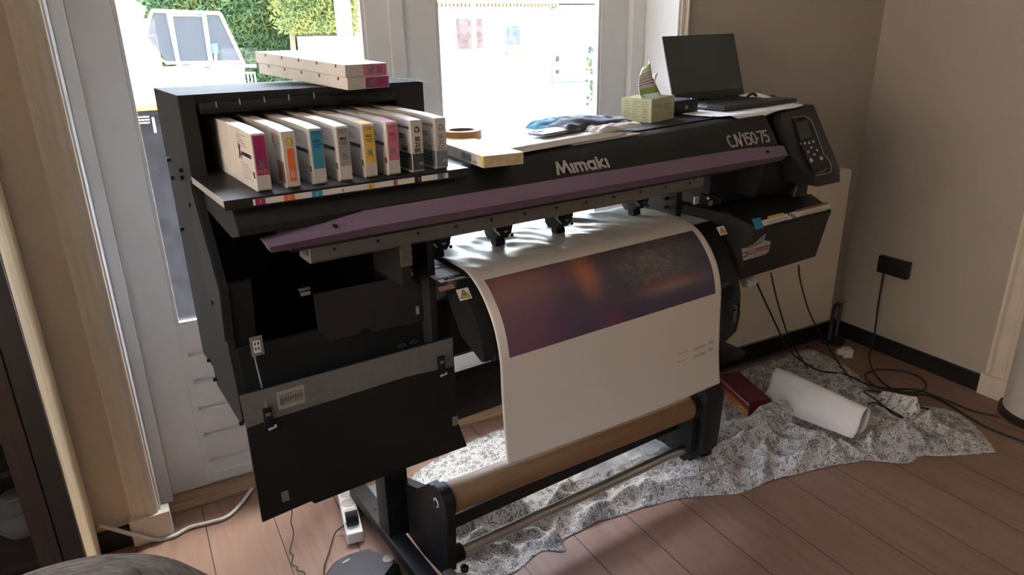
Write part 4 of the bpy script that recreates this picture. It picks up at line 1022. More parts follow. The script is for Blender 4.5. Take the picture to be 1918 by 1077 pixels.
# --- small black device with a silver top edge
a = Q(1264, 217, v=1.61); t = thing('external_drive', 'small black box-shaped drive between the wipes carton and the laptop', 'drive')
t.matrix_world = Matrix.Translation(lay(a.x+.008, 1.635, .0005)) @ Matrix.Rotation(TH, 4, 'Z') @ Matrix.Rotation(-sl_, 4, 'Y')
obj('case', G().box(0, .128, 0, .10, 0, .046, .003), BLACK, t, loc=(0, 0, 0), smooth=40)
obj('top_plate', G().box(.004, .10, .004, .096, .046, .0475), mat('slate_top_plate', (.09, .09, .11), .3), t, loc=(0, 0, 0))
obj('emblem', plate(G(), (0, -.0001, 0), X1, Z1, .066, .078, .018, .030, .0005), mat('grey_sticker', (.26, .25, .23), .5), t, loc=(0, 0, 0))
obj('switch', G().box(.096, .103, .002, .006, .040, .050, .001), STEEL, t, loc=(0, 0, 0))

# --- sheets of paper under the laptop
g = G()
def pf(s_, t_):
    x, y = (s_-.5)*2, (t_-.5)*2
    k = 1-.16*(abs(x)**4+abs(y)**4)+.05*math.sin(4*x+3*y)
    z = .0012+.004*max(0, noise.noise(Vector((x*2, y*2, 4))))*(x*x+y*y) + .030*math.exp(-((x-.85)/.25)**2-((y-.35)/.5)**2)
    Y = y*.195*k; d = max(0, -.150-Y)
    z -= d*.85; Y += d*.25
    return (x*.262*k, Y, z)
g.grid(36, 28, pf)
lp0 = lay(2.03, 1.61, .0002)
t = obj('paper_sheet', g, PAPER, None, 'crumpled white paper spread under the laptop at the right end of the printer', 'paper', loc=lay(2.015, 1.628, .0006), smooth=60); t.rotation_euler = (0, -.02, TH-.03)
md = t.modifiers.new('thickness', 'SOLIDIFY'); md.thickness = .0012; md.offset = 1

# --- laptop, turned a little to the right
zl_ = top(2.0)+.016
q0, q1 = Q(1262, 190, z=1.318), Q(1393, 178, z=1.318)
lx = Vector((q1.x-q0.x, q1.y-q0.y, 0)); lw = .36
lt = thing('laptop', 'open black laptop with a blank dark screen at the right end of the printer', 'laptop')
ld = (Q(1503, 190, z=1.318)-q1); lang = math.atan2(lx.y, lx.x)
HX = Vector((lx.x, lx.y)).normalized(); 
lt.matrix_world = Matrix.Translation(L2W(q0.x, q0.y, 1.3105)) @ Matrix.Rotation(TH+lang-.02, 4, 'Z') @ Matrix.Rotation(-.012, 4, 'Y')
lw = Vector((lx.x, lx.y)).length*.985
DK = mat('dark_laptop_shell', (.022, .023, .024), .4)
obj('base', G().box(0, lw, -.235, 0, -.0075, .0075, .003), DK, lt, loc=(0, 0, 0), smooth=40)
g = G()
for r_ in range(6):
    for c_ in range(14): g.box(.022+c_*(lw-.044)/14, .022+(c_+.86)*(lw-.044)/14, -.022-.019*r_-.016, -.022-.019*r_, .0075, .0088)
obj('keyboard', g, SCREW, lt, loc=(0, 0, 0))
obj('touchpad', G().box(lw*.34, lw*.66, -.225, -.150, .0075, .0080), GREYD, lt, loc=(0, 0, 0))
lid = obj('screen_lid', G().box(0, lw, -.004, .004, .004, .233, .003), DK, lt, loc=(0, .002, .004), smooth=40); lid.rotation_euler = (math.radians(-19), 0, 0)
scr = mat('glossy_dark_screen', (.042, .052, .048), .16, var=.02, spec=.6)
obj('screen', G().box(.006, lw-.006, -.0052, -.004, .028, .227), scr, lid, loc=(0, 0, 0))
obj('hinge', G().cyl((lw*.12, .004, .006), (lw*.88, .004, .006), .006, 12), SCREW, lt, loc=(0, 0, 0), smooth=40)
for a, b in (((.012, -.15), (.03, -.05)),): obj('side_port', G().box(-.0012, .001, -.16, -.10, -.003, .003), STEEL, lt, loc=(0, 0, 0))
# loops of a black cable behind the laptop
p1 = [Q(px, py, v=1.66) for px, py in ((1398, 190), (1402, 179), (1412, 176), (1419, 183), (1424, 187), (1438, 187), (1442, 181), (1452, 182), (1459, 189), (1470, 192))]
obj('laptop_cable', G().tube([L2W(p.x, 1.66, p.z) for i, p in enumerate(p1)], .0048, 8), CABLE, None, 'thin black cable looping beside the laptop', 'cable', smooth=40)

# ================================================================== THE PRINTED SHEET
PROF = [(1.872, .74), (1.866, .83), (1.852, .90), (1.825, .945), (1.79, .963), (1.74, .966), (1.70, .966), (1.62, .966), (1.55, .9655), (1.505, .962), (1.465, .946), (1.43, .918), (1.398, .880), (1.374, .835), (1.3575, .770), (1.3525, .68), (1.346, .58), (1.338, .50), (1.331, .452)]
def catmull(P_, n=6):
    out = []
    for i in range(len(P_)-1):
        p0, p1, p2, p3 = (Vector(P_[max(i-1, 0)]), Vector(P_[i]), Vector(P_[i+1]), Vector(P_[min(i+2, len(P_)-1)]))
        for k in range(n):
            t = k/n; out.append(.5*((2*p1)+(p2-p0)*t+(2*p0-5*p1+4*p2-p3)*t*t+(3*p1-p0-3*p2+p3)*t**3))
    out.append(Vector(P_[-1])); return out
PR_ = catmull(PROF); SU0, SU1 = .866, 1.712
ln_ = [0]
for a, b in zip(PR_, PR_[1:]): ln_.append(ln_[-1]+(b-a).length)
def at_z(z):      # arc length where the hanging sheet is at height z
    for i in range(len(PR_)-1, 0, -1):
        if PR_[i].y <= z <= PR_[i-1].y and PR_[i].x < 1.6:
            f = (z-PR_[i].y)/(PR_[i-1].y-PR_[i].y); return ln_[i]+(ln_[i-1]-ln_[i])*f
    return 0
def mk_sheet():
    m = NT('printed_vinyl'); v = m.coords('UV'); sp = m.n('ShaderNodeSeparateXYZ'); m.l(v, sp.inputs[0]); x, y = sp.outputs[0], sp.outputs[1]
    A = ln_[-1]; t0, t1 = at_z(.930)/A, at_z(.768)/A
    def band(a, lo, hi): return m.math('MULTIPLY', m.math('GREATER_THAN', a, lo), m.math('LESS_THAN', a, hi))
    inside = m.math('MULTIPLY', band(x, .035, .968), band(y, t0-.03, t1))
    yy = m.math('DIVIDE', m.math('SUBTRACT', y, t0), t1-t0)
    n1 = m.noise(m.coords('UV', (3, 3, 1)), 1.6, 3, .5, .6)
    xx = m.math('ADD', x, m.math('MULTIPLY', m.math('SUBTRACT', n1.outputs[0], .5), .18))
    base = m.ramp(xx, [(0, (.20, .095, .12)), (.18, (.185, .085, .115)), (.36, (.075, .055, .095)), (.52, (.045, .042, .085)), (.75, (.055, .045, .09)), (1, (.060, .052, .095))])
    lowr = m.ramp(yy, [(0, (.17, .10, .06)), (.35, (.06, .05, .075)), (1, (.085, .035, .085))])
    base = m.mix(.35, base, lowr)
    def blob(cx_, cy_, rx, ry):
        a = m.math('DIVIDE', m.math('SUBTRACT', x, cx_), rx); b = m.math('DIVIDE', m.math('SUBTRACT', yy, cy_), ry)
        d = m.math('ADD', m.math('MULTIPLY', a, a), m.math('MULTIPLY', b, b)); return m.math('POWER', 2.718, m.math('MULTIPLY', d, -1.0))
    base = m.mix(m.math('MULTIPLY', blob(.40, .10, .045, .35), .75), base, (.50, .16, .06))
    base = m.mix(m.math('MULTIPLY', blob(.12, .0, .18, .35), .5), base, (.30, .15, .11))
    base = m.mix(m.math('MULTIPLY', blob(.46, 1.0, .06, .22), .5), base, (.28, .05, .09))
    rk = m.noise(m.coords('UV', (9, 22, 1)), 2.0, 6, .7, 2.4)
    rock = m.ramp(rk.outputs[0], [(.35, (.055, .055, .05)), (.5, (.13, .12, .095)), (.68, (.30, .26, .19))])
    base = m.mix(m.math('MULTIPLY', blob(.70, .25, .17, .42), .8), base, rock)
    base = m.mix(m.math('MULTIPLY', blob(.72, .58, .17, .08), .7), base, (.20, .055, .05))
    base = m.mix(m.math('MULTIPLY', blob(.755, .66, .15, .07), .55), base, (.32, .23, .15))
    # faint grey test bars low on the sheet
    ink = None
    for (x0, x1, z0, z1) in ((.855, .925, .598, .607), (.855, .925, .573, .582), (.935, .965, .600, .612), (.935, .965, .576, .588), (.77, .79, .604, .608), (.80, .825, .604, .608), (.77, .782, .578, .582), (.79, .81, .576, .580)):
        q = m.math('MULTIPLY', band(x, x0, x1), band(y, at_z(z1)/A, at_z(z0)/A)); ink = q if ink is None else m.math('MAXIMUM', ink, q)
    white = m.mix(m.math('MULTIPLY', ink, .55), (.71, .65, .575), (.28, .23, .22))
    col = m.mix(inside, white, base)
    m.l(col, m.p.inputs['Base Color']); m.set(Roughness=.36, Specular_IOR_Level=.5)
    return m.m
g = G(); NV = len(PR_)-1
def sh_f(s_, t_):
    i = int(round(t_*NV)); p = PR_[i]; u = SU0+(SU1-SU0)*s_; v_, z_ = p.x, p.y
    if z_ < .86: u += -.012*max(0, (.86-z_))*(1 if s_ < .5 else 1)*0
    dz = 0
    if v_ > 1.42 and z_ > .90:
        k = min(1, max(0, (v_-1.47)/.10)) * (1-max(0, min(1, (v_-1.76)/.08)))
        w1 = noise.noise(Vector((u*9, v_*5.5, 1.7))); w2 = noise.noise(Vector((u*22+v_*9, v_*14, 9.2)))
        dz = k*(.011*max(0, w1+.25)+.006*w2+.004)
        # held down under each roller
        for ru in ROLL_U: dz *= 1-.85*math.exp(-((u-ru)/.03)**2)*math.exp(-((v_-1.69)/.05)**2)
    if z_ < .75: v_ += .006*math.sin(u*3.4)*(.75-z_)/.3
    ez = 0
    if z_ < .62: ez = (.62-z_)/.17*(.018*(1-s_)-.006*math.sin(PI*s_))*1
    return (u-1.29, v_-1.5, z_+max(0, dz)+ez)
ROLL_U = [Q(px, py, z=.966).x for px, py in ((815, 482), (929, 459), (1041, 437), (1183, 403))]
# finer rows: refine the profile for the grid
g.grid(110, NV, sh_f, lambda a, b: (a, ln_[int(round(b*NV))]/ln_[-1]))
sheet = obj('printed_sheet', g, mk_sheet(), None, 'wide white sheet with a dark purple printed picture hanging down the front of the printer', 'print', loc=L2W(1.29, 1.5, 0), smooth=80)
sheet.rotation_euler = (0, 0, TH)
md = sheet.modifiers.new('thickness', 'SOLIDIFY'); md.thickness = .0012; md.offset = 1

# --- cardboard core on the take-up spindle
a, b = L2W(*CA), L2W(*CB); d = (b-a); L_ = d.length
t = thing('cardboard_tube', 'brown cardboard core tube on the take-up spindle below the hanging sheet', 'tube')
R_, o_ = frame((0, 0, 0), d, (0, 0, 1)); t.matrix_world = Matrix.Translation(a) @ R_
g = G()
n_ = 36; r0, r1 = .0455, .040
ring = lambda x, r: [g.b.verts.new((x, r*math.cos(2*PI*k/n_), r*math.sin(2*PI*k/n_))) for k in range(n_)]
rs = [ring(.001, r1), ring(.001, r0), ring(L_-.004, r0), ring(L_-.004, r1)]
for A_, B_ in zip(rs, rs[1:]+rs[:1]):
    for k in range(n_): g.b.faces.new((A_[k], A_[(k+1) % n_], B_[(k+1) % n_], B_[k]))
obj('tube', g, KRAFT, t, loc=(0, 0, 0), smooth=40)

# ================================================================== ON THE FLOOR
# --- patterned cotton sheet, spread under and in front of the printer
FR = [(.649, 1.586), (.78, 1.50), (.92, 1.535), (.99, 1.50), (1.05, 1.555), (1.42, 1.535), (1.68, 1.44), (1.86, 1.43), (2.06, 1.39), (2.22, 1.35), (2.36, 1.255), (2.46, 1.25), (2.58, 1.185), (2.73, 1.12)]
BKL = [(.672, 1.98), (.74, 2.14), (1.15, 2.25), (1.6, 2.25), (1.93, 2.15), (2.4, 2.15), (2.75, 2.145), (2.90, 2.09)]
LF = [(.649, 1.586), (.65, 1.78), (.672, 1.98)]
RT = [(2.73, 1.12), (2.86, 1.28), (2.885, 1.40), (2.78, 1.52), (2.74, 1.643), (2.83, 1.78), (2.869, 1.874), (2.90, 2.09)]
def curve(P_):
    c = catmull(P_, 12); ls = [0]
    for a, b in zip(c, c[1:]): ls.append(ls[-1]+(b-a).length)
    def f(t):
        d = t*ls[-1]
        for i in range(len(c)-1):
            if d <= ls[i+1] or i == len(c)-2:
                k = (d-ls[i])/max(1e-9, ls[i+1]-ls[i]); return c[i].lerp(c[i+1], k)
    return f
cf_, cb_, cl_, cr_ = curve(FR), curve(BKL), curve(LF), curve(RT)
def R2(a, b, h_, w_, z=.03):
    p, q = W(*a, z=z), W(*b, z=z); return ((p.x, p.y), (q.x, q.y), h_, w_)
RIDGE = [R2((1240, 925), (1360, 880), .050, .028), R2((1300, 880), (1440, 800), .075, .035), R2((1290, 850), (1350, 800), .10, .05, .06), R2((1345, 815), (1460, 762), .105, .05, .06),
         R2((1425, 890), (1432, 800), .055, .022), R2((1466, 880), (1509, 838), .055, .022), R2((1509, 838), (1570, 836), .055, .022), R2((1570, 836), (1640, 862), .045, .022),
         R2((1480, 800), (1570, 850), .05, .03), R2((1655, 745), (1712, 764), .075, .022, .05), R2((1629, 830), (1763, 775), .050, .025), R2((1728, 855), (1840, 846), .030, .025), R2((1700, 800), (1745, 850), .040, .025),
         R2((1560, 720), (1640, 745), .03, .03), R2((1400, 690), (1500, 660), .03, .05), R2((1495, 648), (1530, 665), .05, .03),
         R2((870, 985), (960, 950), .070, .022), R2((900, 1010), (1000, 985), .055, .020), R2((985, 975), (1060, 900), .065, .022), R2((1030, 935), (1130, 915), .055, .020), R2((1080, 960), (1200, 925), .045, .022),
         R2((860, 1040), (960, 1020), .04, .02), R2((1000, 1005), (1240, 915), .030, .02), R2((1130, 870), (1180, 895), .04, .02), R2((795, 905), (830, 880), .02, .012)]
def cloth_h(x, y):
    w1 = noise.noise(Vector((x*3.1, y*3.1, 5)))*.05; w2 = noise.noise(Vector((x*3.3, y*3.3, 11)))*.05
    z = .0
    for (a, b, h_, w_) in RIDGE:
        ax, ay = a; bx_, by_ = b; dx, dy = bx_-ax, by_-ay; L2 = dx*dx+dy*dy
        px_, py_ = x+w1, y+w2
        t = max(0, min(1, ((px_-ax)*dx+(py_-ay)*dy)/L2)); d = math.hypot(px_-ax-t*dx, py_-ay-t*dy)
        z = max(z, h_*math.exp(-(d/w_)**2)*(.75+.35*noise.noise(Vector((x*9, y*9, 2))))) if d < 3*w_ else z
    n1 = 1-abs(noise.noise(Vector((x*5.2+3, y*5.2, 7))))*2.6
    n2 = noise.noise(Vector((x*13, y*13, 4)))
    back = max(0, min(1, (1.95-y)/.25)) if x < 1.7 else 1
    z += (.026*max(0, n1)**2+.007*n2+.003)*(.25+.75*back) + .004
    return z
def cl_f(s_, t_):
    a, b, l, r_ = cf_(s_), cb_(s_), cl_(t_), cr_(t_)
    c00, c10, c01, c11 = cf_(0), cf_(1), cb_(0), cb_(1)
    p = a*(1-t_)+b*t_+l*(1-s_)+r_*s_-(c00*(1-s_)*(1-t_)+c10*s_*(1-t_)+c01*(1-s_)*t_+c11*s_*t_)
    e = min(s_*3.0, (1-s_)*3.0, t_*1.0, (1-t_)*1.0)
    x, y = p.x, p.y
    if t_ < .02: y += .010*noise.noise(Vector((x*9, 3, 1)))
    k = min(1, .06+e*10)
    return (x-1.75, y-1.7, .0015+cloth_h(x, y)*k)
g = G(); g.grid(300, 110, cl_f, lambda a, b: (a*2.3, b*.85))
cl = obj('patterned_cloth', g, CLOTHM, None, 'rumpled grey and white scroll-patterned sheet spread on the floor under the printer', 'cloth', loc=(1.75, 1.7, 0), smooth=80)
md = cl.modifiers.new('thickness', 'SOLIDIFY'); md.thickness = .002; md.offset = 1

# --- crinkled clear film lying on it
def mk_film():
    m = NT('clear_film'); m.set(Roughness=.12, Alpha=.38, Specular_IOR_Level=.9); m.p.inputs['Base Color'].default_value = (.7, .74, .78, 1)
    n1 = m.noise(m.coords('Object'), 16, 3); m.bump(n1.outputs[0], .5, .02); return m.m
g = G(); f0 = [Q(px, py, z=.06) for px, py in ((1075, 905), (1255, 835), (1228, 800), (1080, 856))]
def ff(s_, t_):
    a = f0[0].lerp(f0[1], s_); b = f0[3].lerp(f0[2], s_); p = a.lerp(b, t_)
    return (p.x-f0[0].x, p.y-f0[0].y, .062+.014*noise.noise(Vector((p.x*14, p.y*14, 2)))+.006*noise.noise(Vector((p.x*40, p.y*40, 5))))
g.grid(40, 26, ff); o = obj('plastic_film', g, mk_film(), None, 'crinkled clear plastic film lying on the patterned sheet behind the silver bar', 'plastic film', loc=L2W(f0[0].x, f0[0].y, 0), smooth=80); o.rotation_euler = (0, 0, TH)

# --- sheet of white paper curled into a loose roll
A0, B0 = Q(1437, 742, z=.035), Q(1606, 818, z=.035)
ax = Vector((B0.x-A0.x, B0.y-A0.y)); AL = ax.length; ax.normalize(); 
rp = catmull([(-.085, .004), (-.05, .006), (-.015, .018), (.004, .045), (.012, .085), (.030, .106), (.055, .108), (.073, .088), (.074, .052), (.060, .020), (.035, .006), (.012, .010)], 5)
g = G(); NR = len(rp)-1
def rf(s_, t_):
    p = rp[int(round(t_*NR))]; k = 1-.28*max(0, s_-.1)*max(0, -p.x)*6
    cut = 1 if t_ > .25 else (1-max(0, (s_-.25))*(.25-t_)*3.2)
    return (s_*AL*(1), p.x*cut+(.004*math.sin(s_*5)), p.y+.012*(1-s_)*min(1, p.y*12))
g.grid(30, NR, rf); t = obj('curled_paper', g, PAPER, None, 'large sheet of white paper curled into a loose roll on the patterned sheet', 'paper', loc=L2W(A0.x, A0.y, .038), smooth=80)
t.rotation_euler = (0, 0, math.atan2(ax.y, ax.x)+TH); md = t.modifiers.new('thickness', 'SOLIDIFY'); md.thickness = .001
# --- maroon and orange printed carton behind the take-up motor
A0 = Q(1395, 765, z=.03); 
t = thing('printed_carton', 'maroon carton with red and orange print lying behind the take-up motor', 'box')
b0 = Q(1347, 700, z=.10); b1 = Q(1405, 752, z=.10); dv = Vector((b1.x-b0.x, b1.y-b0.y))
t.matrix_world = Matrix.Translation(L2W(b1.x, b1.y, .012)) @ Matrix.Rotation(TH+math.atan2(-dv.y, -dv.x), 4, 'Z')
MAR = mat('maroon_card', (.13, .018, .028), .4)
g = G(); g.box(0, .26, -.10, 0, 0, .085, .002); obj('body', g, MAR, t, loc=(0, 0, 0))
g = G(); plate(g, (0, .0002, 0), (-1, 0, 0), Z1, -.25, -.005, .045, .062, .0006); obj('red_band', g, mat('red_card', (.45, .03, .04), .45), t, loc=(0, 0, 0))
g = G(); plate(g, (0, .0002, 0), (-1, 0, 0), Z1, -.25, -.005, .002, .042, .0006); obj('orange_band', g, mat('amber_card', (.62, .24, .04), .45), t, loc=(0, 0, 0))
g = G(); plate(g, (0, .0002, 0), (-1, 0, 0), Z1, -.25, -.005, .066, .071, .0008); obj('white_line', g, LABEL, t, loc=(0, 0, 0))
g = G(); g.tube([(.06+.018*math.cos(a_*PI/8), .0012, .018+.012*math.sin(a_*PI/8)) for a_ in range(17)], .002, 6, smooth=False); obj('ring_mark', g, LABEL, t, loc=(0, 0, 0))

# --- white plug adaptor
a = W(1585, 668, z=0); t = thing('plug_adaptor', 'white angled plug adaptor lying on the floor in the corner by the radiator pipes', 'adaptor', a, -.5)
obj('body', G().box(-.022, .022, -.024, .024, 0, .046, .006, 3), WHITE, t, loc=(0, 0, 0), smooth=40)
g = G(); g.cyl((-.022, .004, .024), (-.046, .004, .024), .016, 20); obj('plug_face', g, WHITE, t, loc=(0, 0, 0), smooth=40)
g = G(); g.cyl((-.046, .010, .024), (-.060, .010, .024), .0022, 8); g.cyl((-.046, -.002, .024), (-.060, -.002, .024), .0022, 8); obj('prong', g, STEEL, t, loc=(0, 0, 0), smooth=40)

# --- cables
def floor_cable(name, label, pts, r, m, cat='cable'):
    P_ = [W(px, py, z=z) if not isinstance(z, tuple) else W(px, py, **{z[0]: z[1]}) for px, py, z in pts]
    return obj(name, G().tube(P_, r, 8), m, None, label, cat, smooth=60)
floor_cable('power_cable', 'black cable from the pale knob of the printer down to the floor', [(1418, 532, ('v', 1.62)), (1445, 590, ('v', 1.66)), (1472, 645, ('v', 1.74)), (1496, 672, .075), (1535, 694, .045), (1582, 701, .03), (1625, 720, .02), (1665, 728, .006), (1715, 730, .006), (1760, 745, .006), (1818, 768, .006), (1872, 781, .006)], .0042, CABLE)
floor_cable('signal_cable', 'black cable hanging from the middle of the right cover and ending on the patterned sheet', [(1444, 512, ('v', 1.55)), (1455, 560, ('v', 1.60)), (1473, 620, ('v', 1.72)), (1490, 655, .09), (1513, 690, .045)], .0036, CABLE)
floor_cable('signal_cable', 'black cable hanging from the right end of the right cover past the radiator', [(1496, 497, ('v', 1.55)), (1500, 530, ('v', 1.58)), (1518, 590, ('v', 1.74)), (1545, 640, .05), (1565, 672, .035), (1595, 712, .03), (1608, 740, .03)], .0036, CABLE)
floor_cable('socket_cable', 'dark cable from the wall socket coiled on the floor', [(1655, 512, ('x', 3.13)), (1645, 570, ('x', 3.125)), (1636, 640, ('x', 3.11)), (1628, 668, .006), (1636, 695, .006), (1660, 722, .009), (1690, 734, .012), (1722, 734, .013), (1735, 722, .012), (1722, 706, .010), (1690, 695, .008), (1650, 692, .007), (1625, 698, .007), (1622, 708, .007), (1645, 726, .016), (1700, 737, .016), (1745, 742, .006), (1790, 766, .006), (1840, 796, .006), (1880, 813, .006), (1930, 832, .006)], .0042, CABLE)
floor_cable('loose_cable', 'black cable loop lying on the crumpled end of the patterned sheet', [(1655, 735, .05), (1618, 732, .05), (1645, 752, .06), (1672, 775, .07), (1690, 782, .06), (1680, 775, .06), (1640, 755, .06), (1625, 757, .05)], .0035, CABLE)
a0 = [(1700, 762, .05), (1735, 766, .03), (1750, 780, .02)]
floor_cable('loose_cable', 'short black cable emerging from the sheet behind its right corner', [(1716, 762, .03), (1738, 766, .02), (1752, 779, .02), (1765, 778, .006), (1780, 768, .006)], .0035, CABLE)
floor_cable('white_cable', 'thick white cable curving over the floor beside the cabinet', [(186, 985, ('y', 2.224)), (212, 991, ('y', 2.218)), (255, 1003, ('y', 2.205)), (295, 1011, .008), (325, 1004, .008), (355, 988, .008), (390, 979, .008), (425, 968, .008), (452, 943, .008), (480, 908, .008), (520, 890, .008)], .0065, WCABLE)
floor_cable('thin_wire', 'thin kinked black wire hanging to the floor below the open flap', [(541, 945, .20), (547, 958, .12), (545, 978, .05), (550, 1000, .01), (543, 1032, .006), (549, 1040, .006), (546, 1056, .006), (557, 1062, .006), (556, 1068, .006), (570, 1072, .006), (572, 1085, .006)], .0016, CABLE)

# --- power strip with a black plug
a, b = W(648, 926, z=.045), W(664, 995, z=.045)
dv = Vector((a.x-b.x, a.y-b.y)); t = thing('power_strip', 'white power strip under the left end of the printer', 'power strip', (b.x, b.y, 0), math.atan2(dv.y, dv.x)-PI/2)
sl = dv.length*1.25
obj('case', G().box(-.027, .027, -.01, sl, .003, .045, .006, 3), WHITE, t, loc=(0, 0, 0), smooth=40)
for k in range(4):
    y = .045+.055*k
    o = obj('outlet', G().lathe([(.021, .0455), (.0215, .0465), (.019, .0465), (.018, .0385), (0, .0385)], 22, (0, y)), mat('warm_socket_plastic', (.55, .49, .42), .45), t, loc=(0, 0, 0), smooth=40)
    g = G(); [g.cyl((dx, y, .0386), (dx, y, .0400), .003, 8) for dx in (-.0095, .0095)]; obj('contact_hole', g, DARKI, o, loc=(0, 0, 0))
P0 = Vector((b.x, b.y, 0))+Matrix.Rotation(t.rotation_euler.z, 3, 'Z') @ Vector((0, .045, .047))
pg = thing('power_plug', 'black mains plug pushed into the white power strip', 'plug', P0, t.rotation_euler.z)
obj('body', G().prism([(-.020, 0), (-.022, .012), (-.016, .034), (.0, .046), (.016, .034), (.022, .012), (.020, 0)], -.020, .020, 'u', .003), CABLE, pg, loc=(0, 0, 0), smooth=35)
w0 = W(648, 985, z=.05)
obj('lead', G().tube([Matrix.Rotation(-t.rotation_euler.z, 3, 'Z') @ (p-P0) for p in (P0+Vector((-.01, -.012, .022)), W(642, 986, z=.03), W(628, 998, z=.012), W(620, 1020, z=.008), W(616, 1035, z=.008), W(608, 1058, z=.008), W(607, 1075, z=.008))], .0022, 8), CABLE, pg, loc=(0, 0, 0), smooth=60)

# --- black moulded cover lying by the left foot
cp = [W(px, py, z=.10) for px, py in ((692, 1022), (735, 1040), (747, 1052), (730, 1075), (700, 1120), (600, 1120), (596, 1085), (625, 1047), (650, 1034))]
c0 = sum(cp, Vector())/len(cp); 
t = thing('plastic_cover', 'black moulded plastic cover with a round hole on the floor beside the stand', 'cover', (c0.x, c0.y, 0))
g = G(); hi = [(p-c0) for p in cp]; n = len(hi)
top_ = [Vector((p.x*.86, p.y*.86, .100)) for p in hi]; mid = [Vector((p.x, p.y, .086)) for p in hi]; low = [Vector((p.x*1.12, p.y*1.12, 0)) for p in hi]
vs = top_+mid+low
g._faces(vs, [tuple(range(n))]+[(i, (i+1) % n, n+(i+1) % n, n+i) for i in range(n)]+[(n+i, n+(i+1) % n, 2*n+(i+1) % n, 2*n+i) for i in range(n)]+[tuple(range(3*n-1, 2*n-1, -1))])
obj('shell', g, mat('satin_black_plastic', (.016, .017, .018), .6), t, loc=(0, 0, 0))
h = W(727, 1047, z=.100)-c0; g = G(); g.lathe([(.0165, .1003), (.0165, .1012), (.0, .1012)], 24, (h.x, h.y)); ho = obj('round_hole', g, SCREW, t, loc=(0, 0, 0))
g = G(); g.lathe([(.009, .1013), (.009, .1018), (.0, .1018)], 20, (h.x-.002, h.y-.006)); obj('hole_bottom', g, mat('pinkish_wood_glimpse', (.32, .20, .15), .6), ho, loc=(0, 0, 0))
h = W(648, 1051, z=.100)-c0; g = G(); plate(g, (h.x, h.y, .1002), (1, .25, 0), (-.25, 1, 0), -.012, .012, -.004, .004, .0008); obj('slot', g, SCREW, t, loc=(0, 0, 0))
# grey sheet on the floor behind the left post
q = [W(px, py, z=.003) for px, py in ((672, 918), (716, 902), (722, 1000), (716, 995))]
obj('grey_board', G().solid([Vector((p.x, p.y, .001)) for p in q], (0, 0, .003)), mat('blue_grey_board', (.30, .33, .37), .5), None, 'blue-grey board lying flat on the floor behind the left foot of the stand', 'board')

# ================================================================== LEFT FOREGROUND
# --- glazed cabinet against the wall
cx1, cyf, cyb, chh = -.305, 1.955, 2.238, 1.95
t = thing('display_cabinet', 'tall glazed cabinet with a pale wooden side and dark brown front at the left edge', 'cabinet', (-.75, 2.13, 0))
O = Vector((.75, -2.13, 0))
def cb(nm, g, m, par=None): return obj(nm, g, m, par or t, loc=O if par is None else (0, 0, 0))
cb('side_panel', G().prism([(cyf+.004, .0), (2.195, 0), (cyb-.003, .145), (cyb-.003, chh), (cyf+.004, chh)], cx1-.02, cx1, 'u', .0008), OAKL)
cb('back_panel', G().box(-1.2, cx1-.001, cyb-.003, cyb+.005, .10, chh), SKIRT)
cb('side_panel', G().box(-1.2, -1.18, cyf+.004, cyb-.003, 0, chh), OAKL)
cb('top_board', G().box(-1.18, cx1-.02, cyf+.004, cyb-.003, chh-.02, chh), WALNUT)
for z in (.215, .50, .95, 1.4): cb('shelf_board', G().box(-1.18, cx1-.02, cyf+.02, cyb-.003, z, z+.018), WALNUT)
cb('front_edge', G().box(cx1-.05, cx1-.0015, cyf-.012, cyf+.004, 0, chh, .002), mat('dark_umber_frame', (.035, .028, .022), .5))
cb('front_edge', G().box(-1.2, -1.155, cyf-.012, cyf+.004, 0, chh, .002), mat('dark_umber_frame', (.035, .028, .022), .5))
d = cb('glass_door', G().box(cx1-.105, cx1-.053, cyf-.014, cyf+.004, .05, chh-.02, .002), WALNUT)
cb('door_stile', G().box(-1.153, -1.10, cyf-.014, cyf+.004, .05, chh-.02, .002), WALNUT, d)
for z0, z1 in ((.05, .12), (chh-.09, chh-.02)): cb('door_rail', G().box(-1.10, cx1-.105, cyf-.014, cyf+.004, z0, z1, .002), WALNUT, d)
cb('door_pane', G().box(-1.10, cx1-.105, cyf-.006, cyf-.002, .12, chh-.09), GLASS, d)
CER = mat('glazed_stoneware', (.45, .43, .37), .3, scale=14, var=.08)
def pot(name, label, x, y, z, prof):
    g = G(); g.lathe(prof, 32); return obj(name, g, CER, None, label, 'pot', loc=(x, y, z), smooth=60)
pot('stoneware_jar', 'bulbous pale stoneware jar behind the cabinet glass', -.455, 2.12, .233, [(.028, 0), (.045, .012), (.060, .035), (.061, .055), (.050, .075), (.040, .082), (.046, .090), (.050, .100), (.044, .116), (.030, .126), (.032, .134), (.025, .136), (.0, .130)])
pot('stoneware_bowl', 'dark-rimmed stoneware bowl on the cabinet shelf above the jar', -.478, 2.14, .518, [(.02, 0), (.04, .01), (.062, .035), (.068, .06), (.064, .06), (.05, .02), (0, .012)])

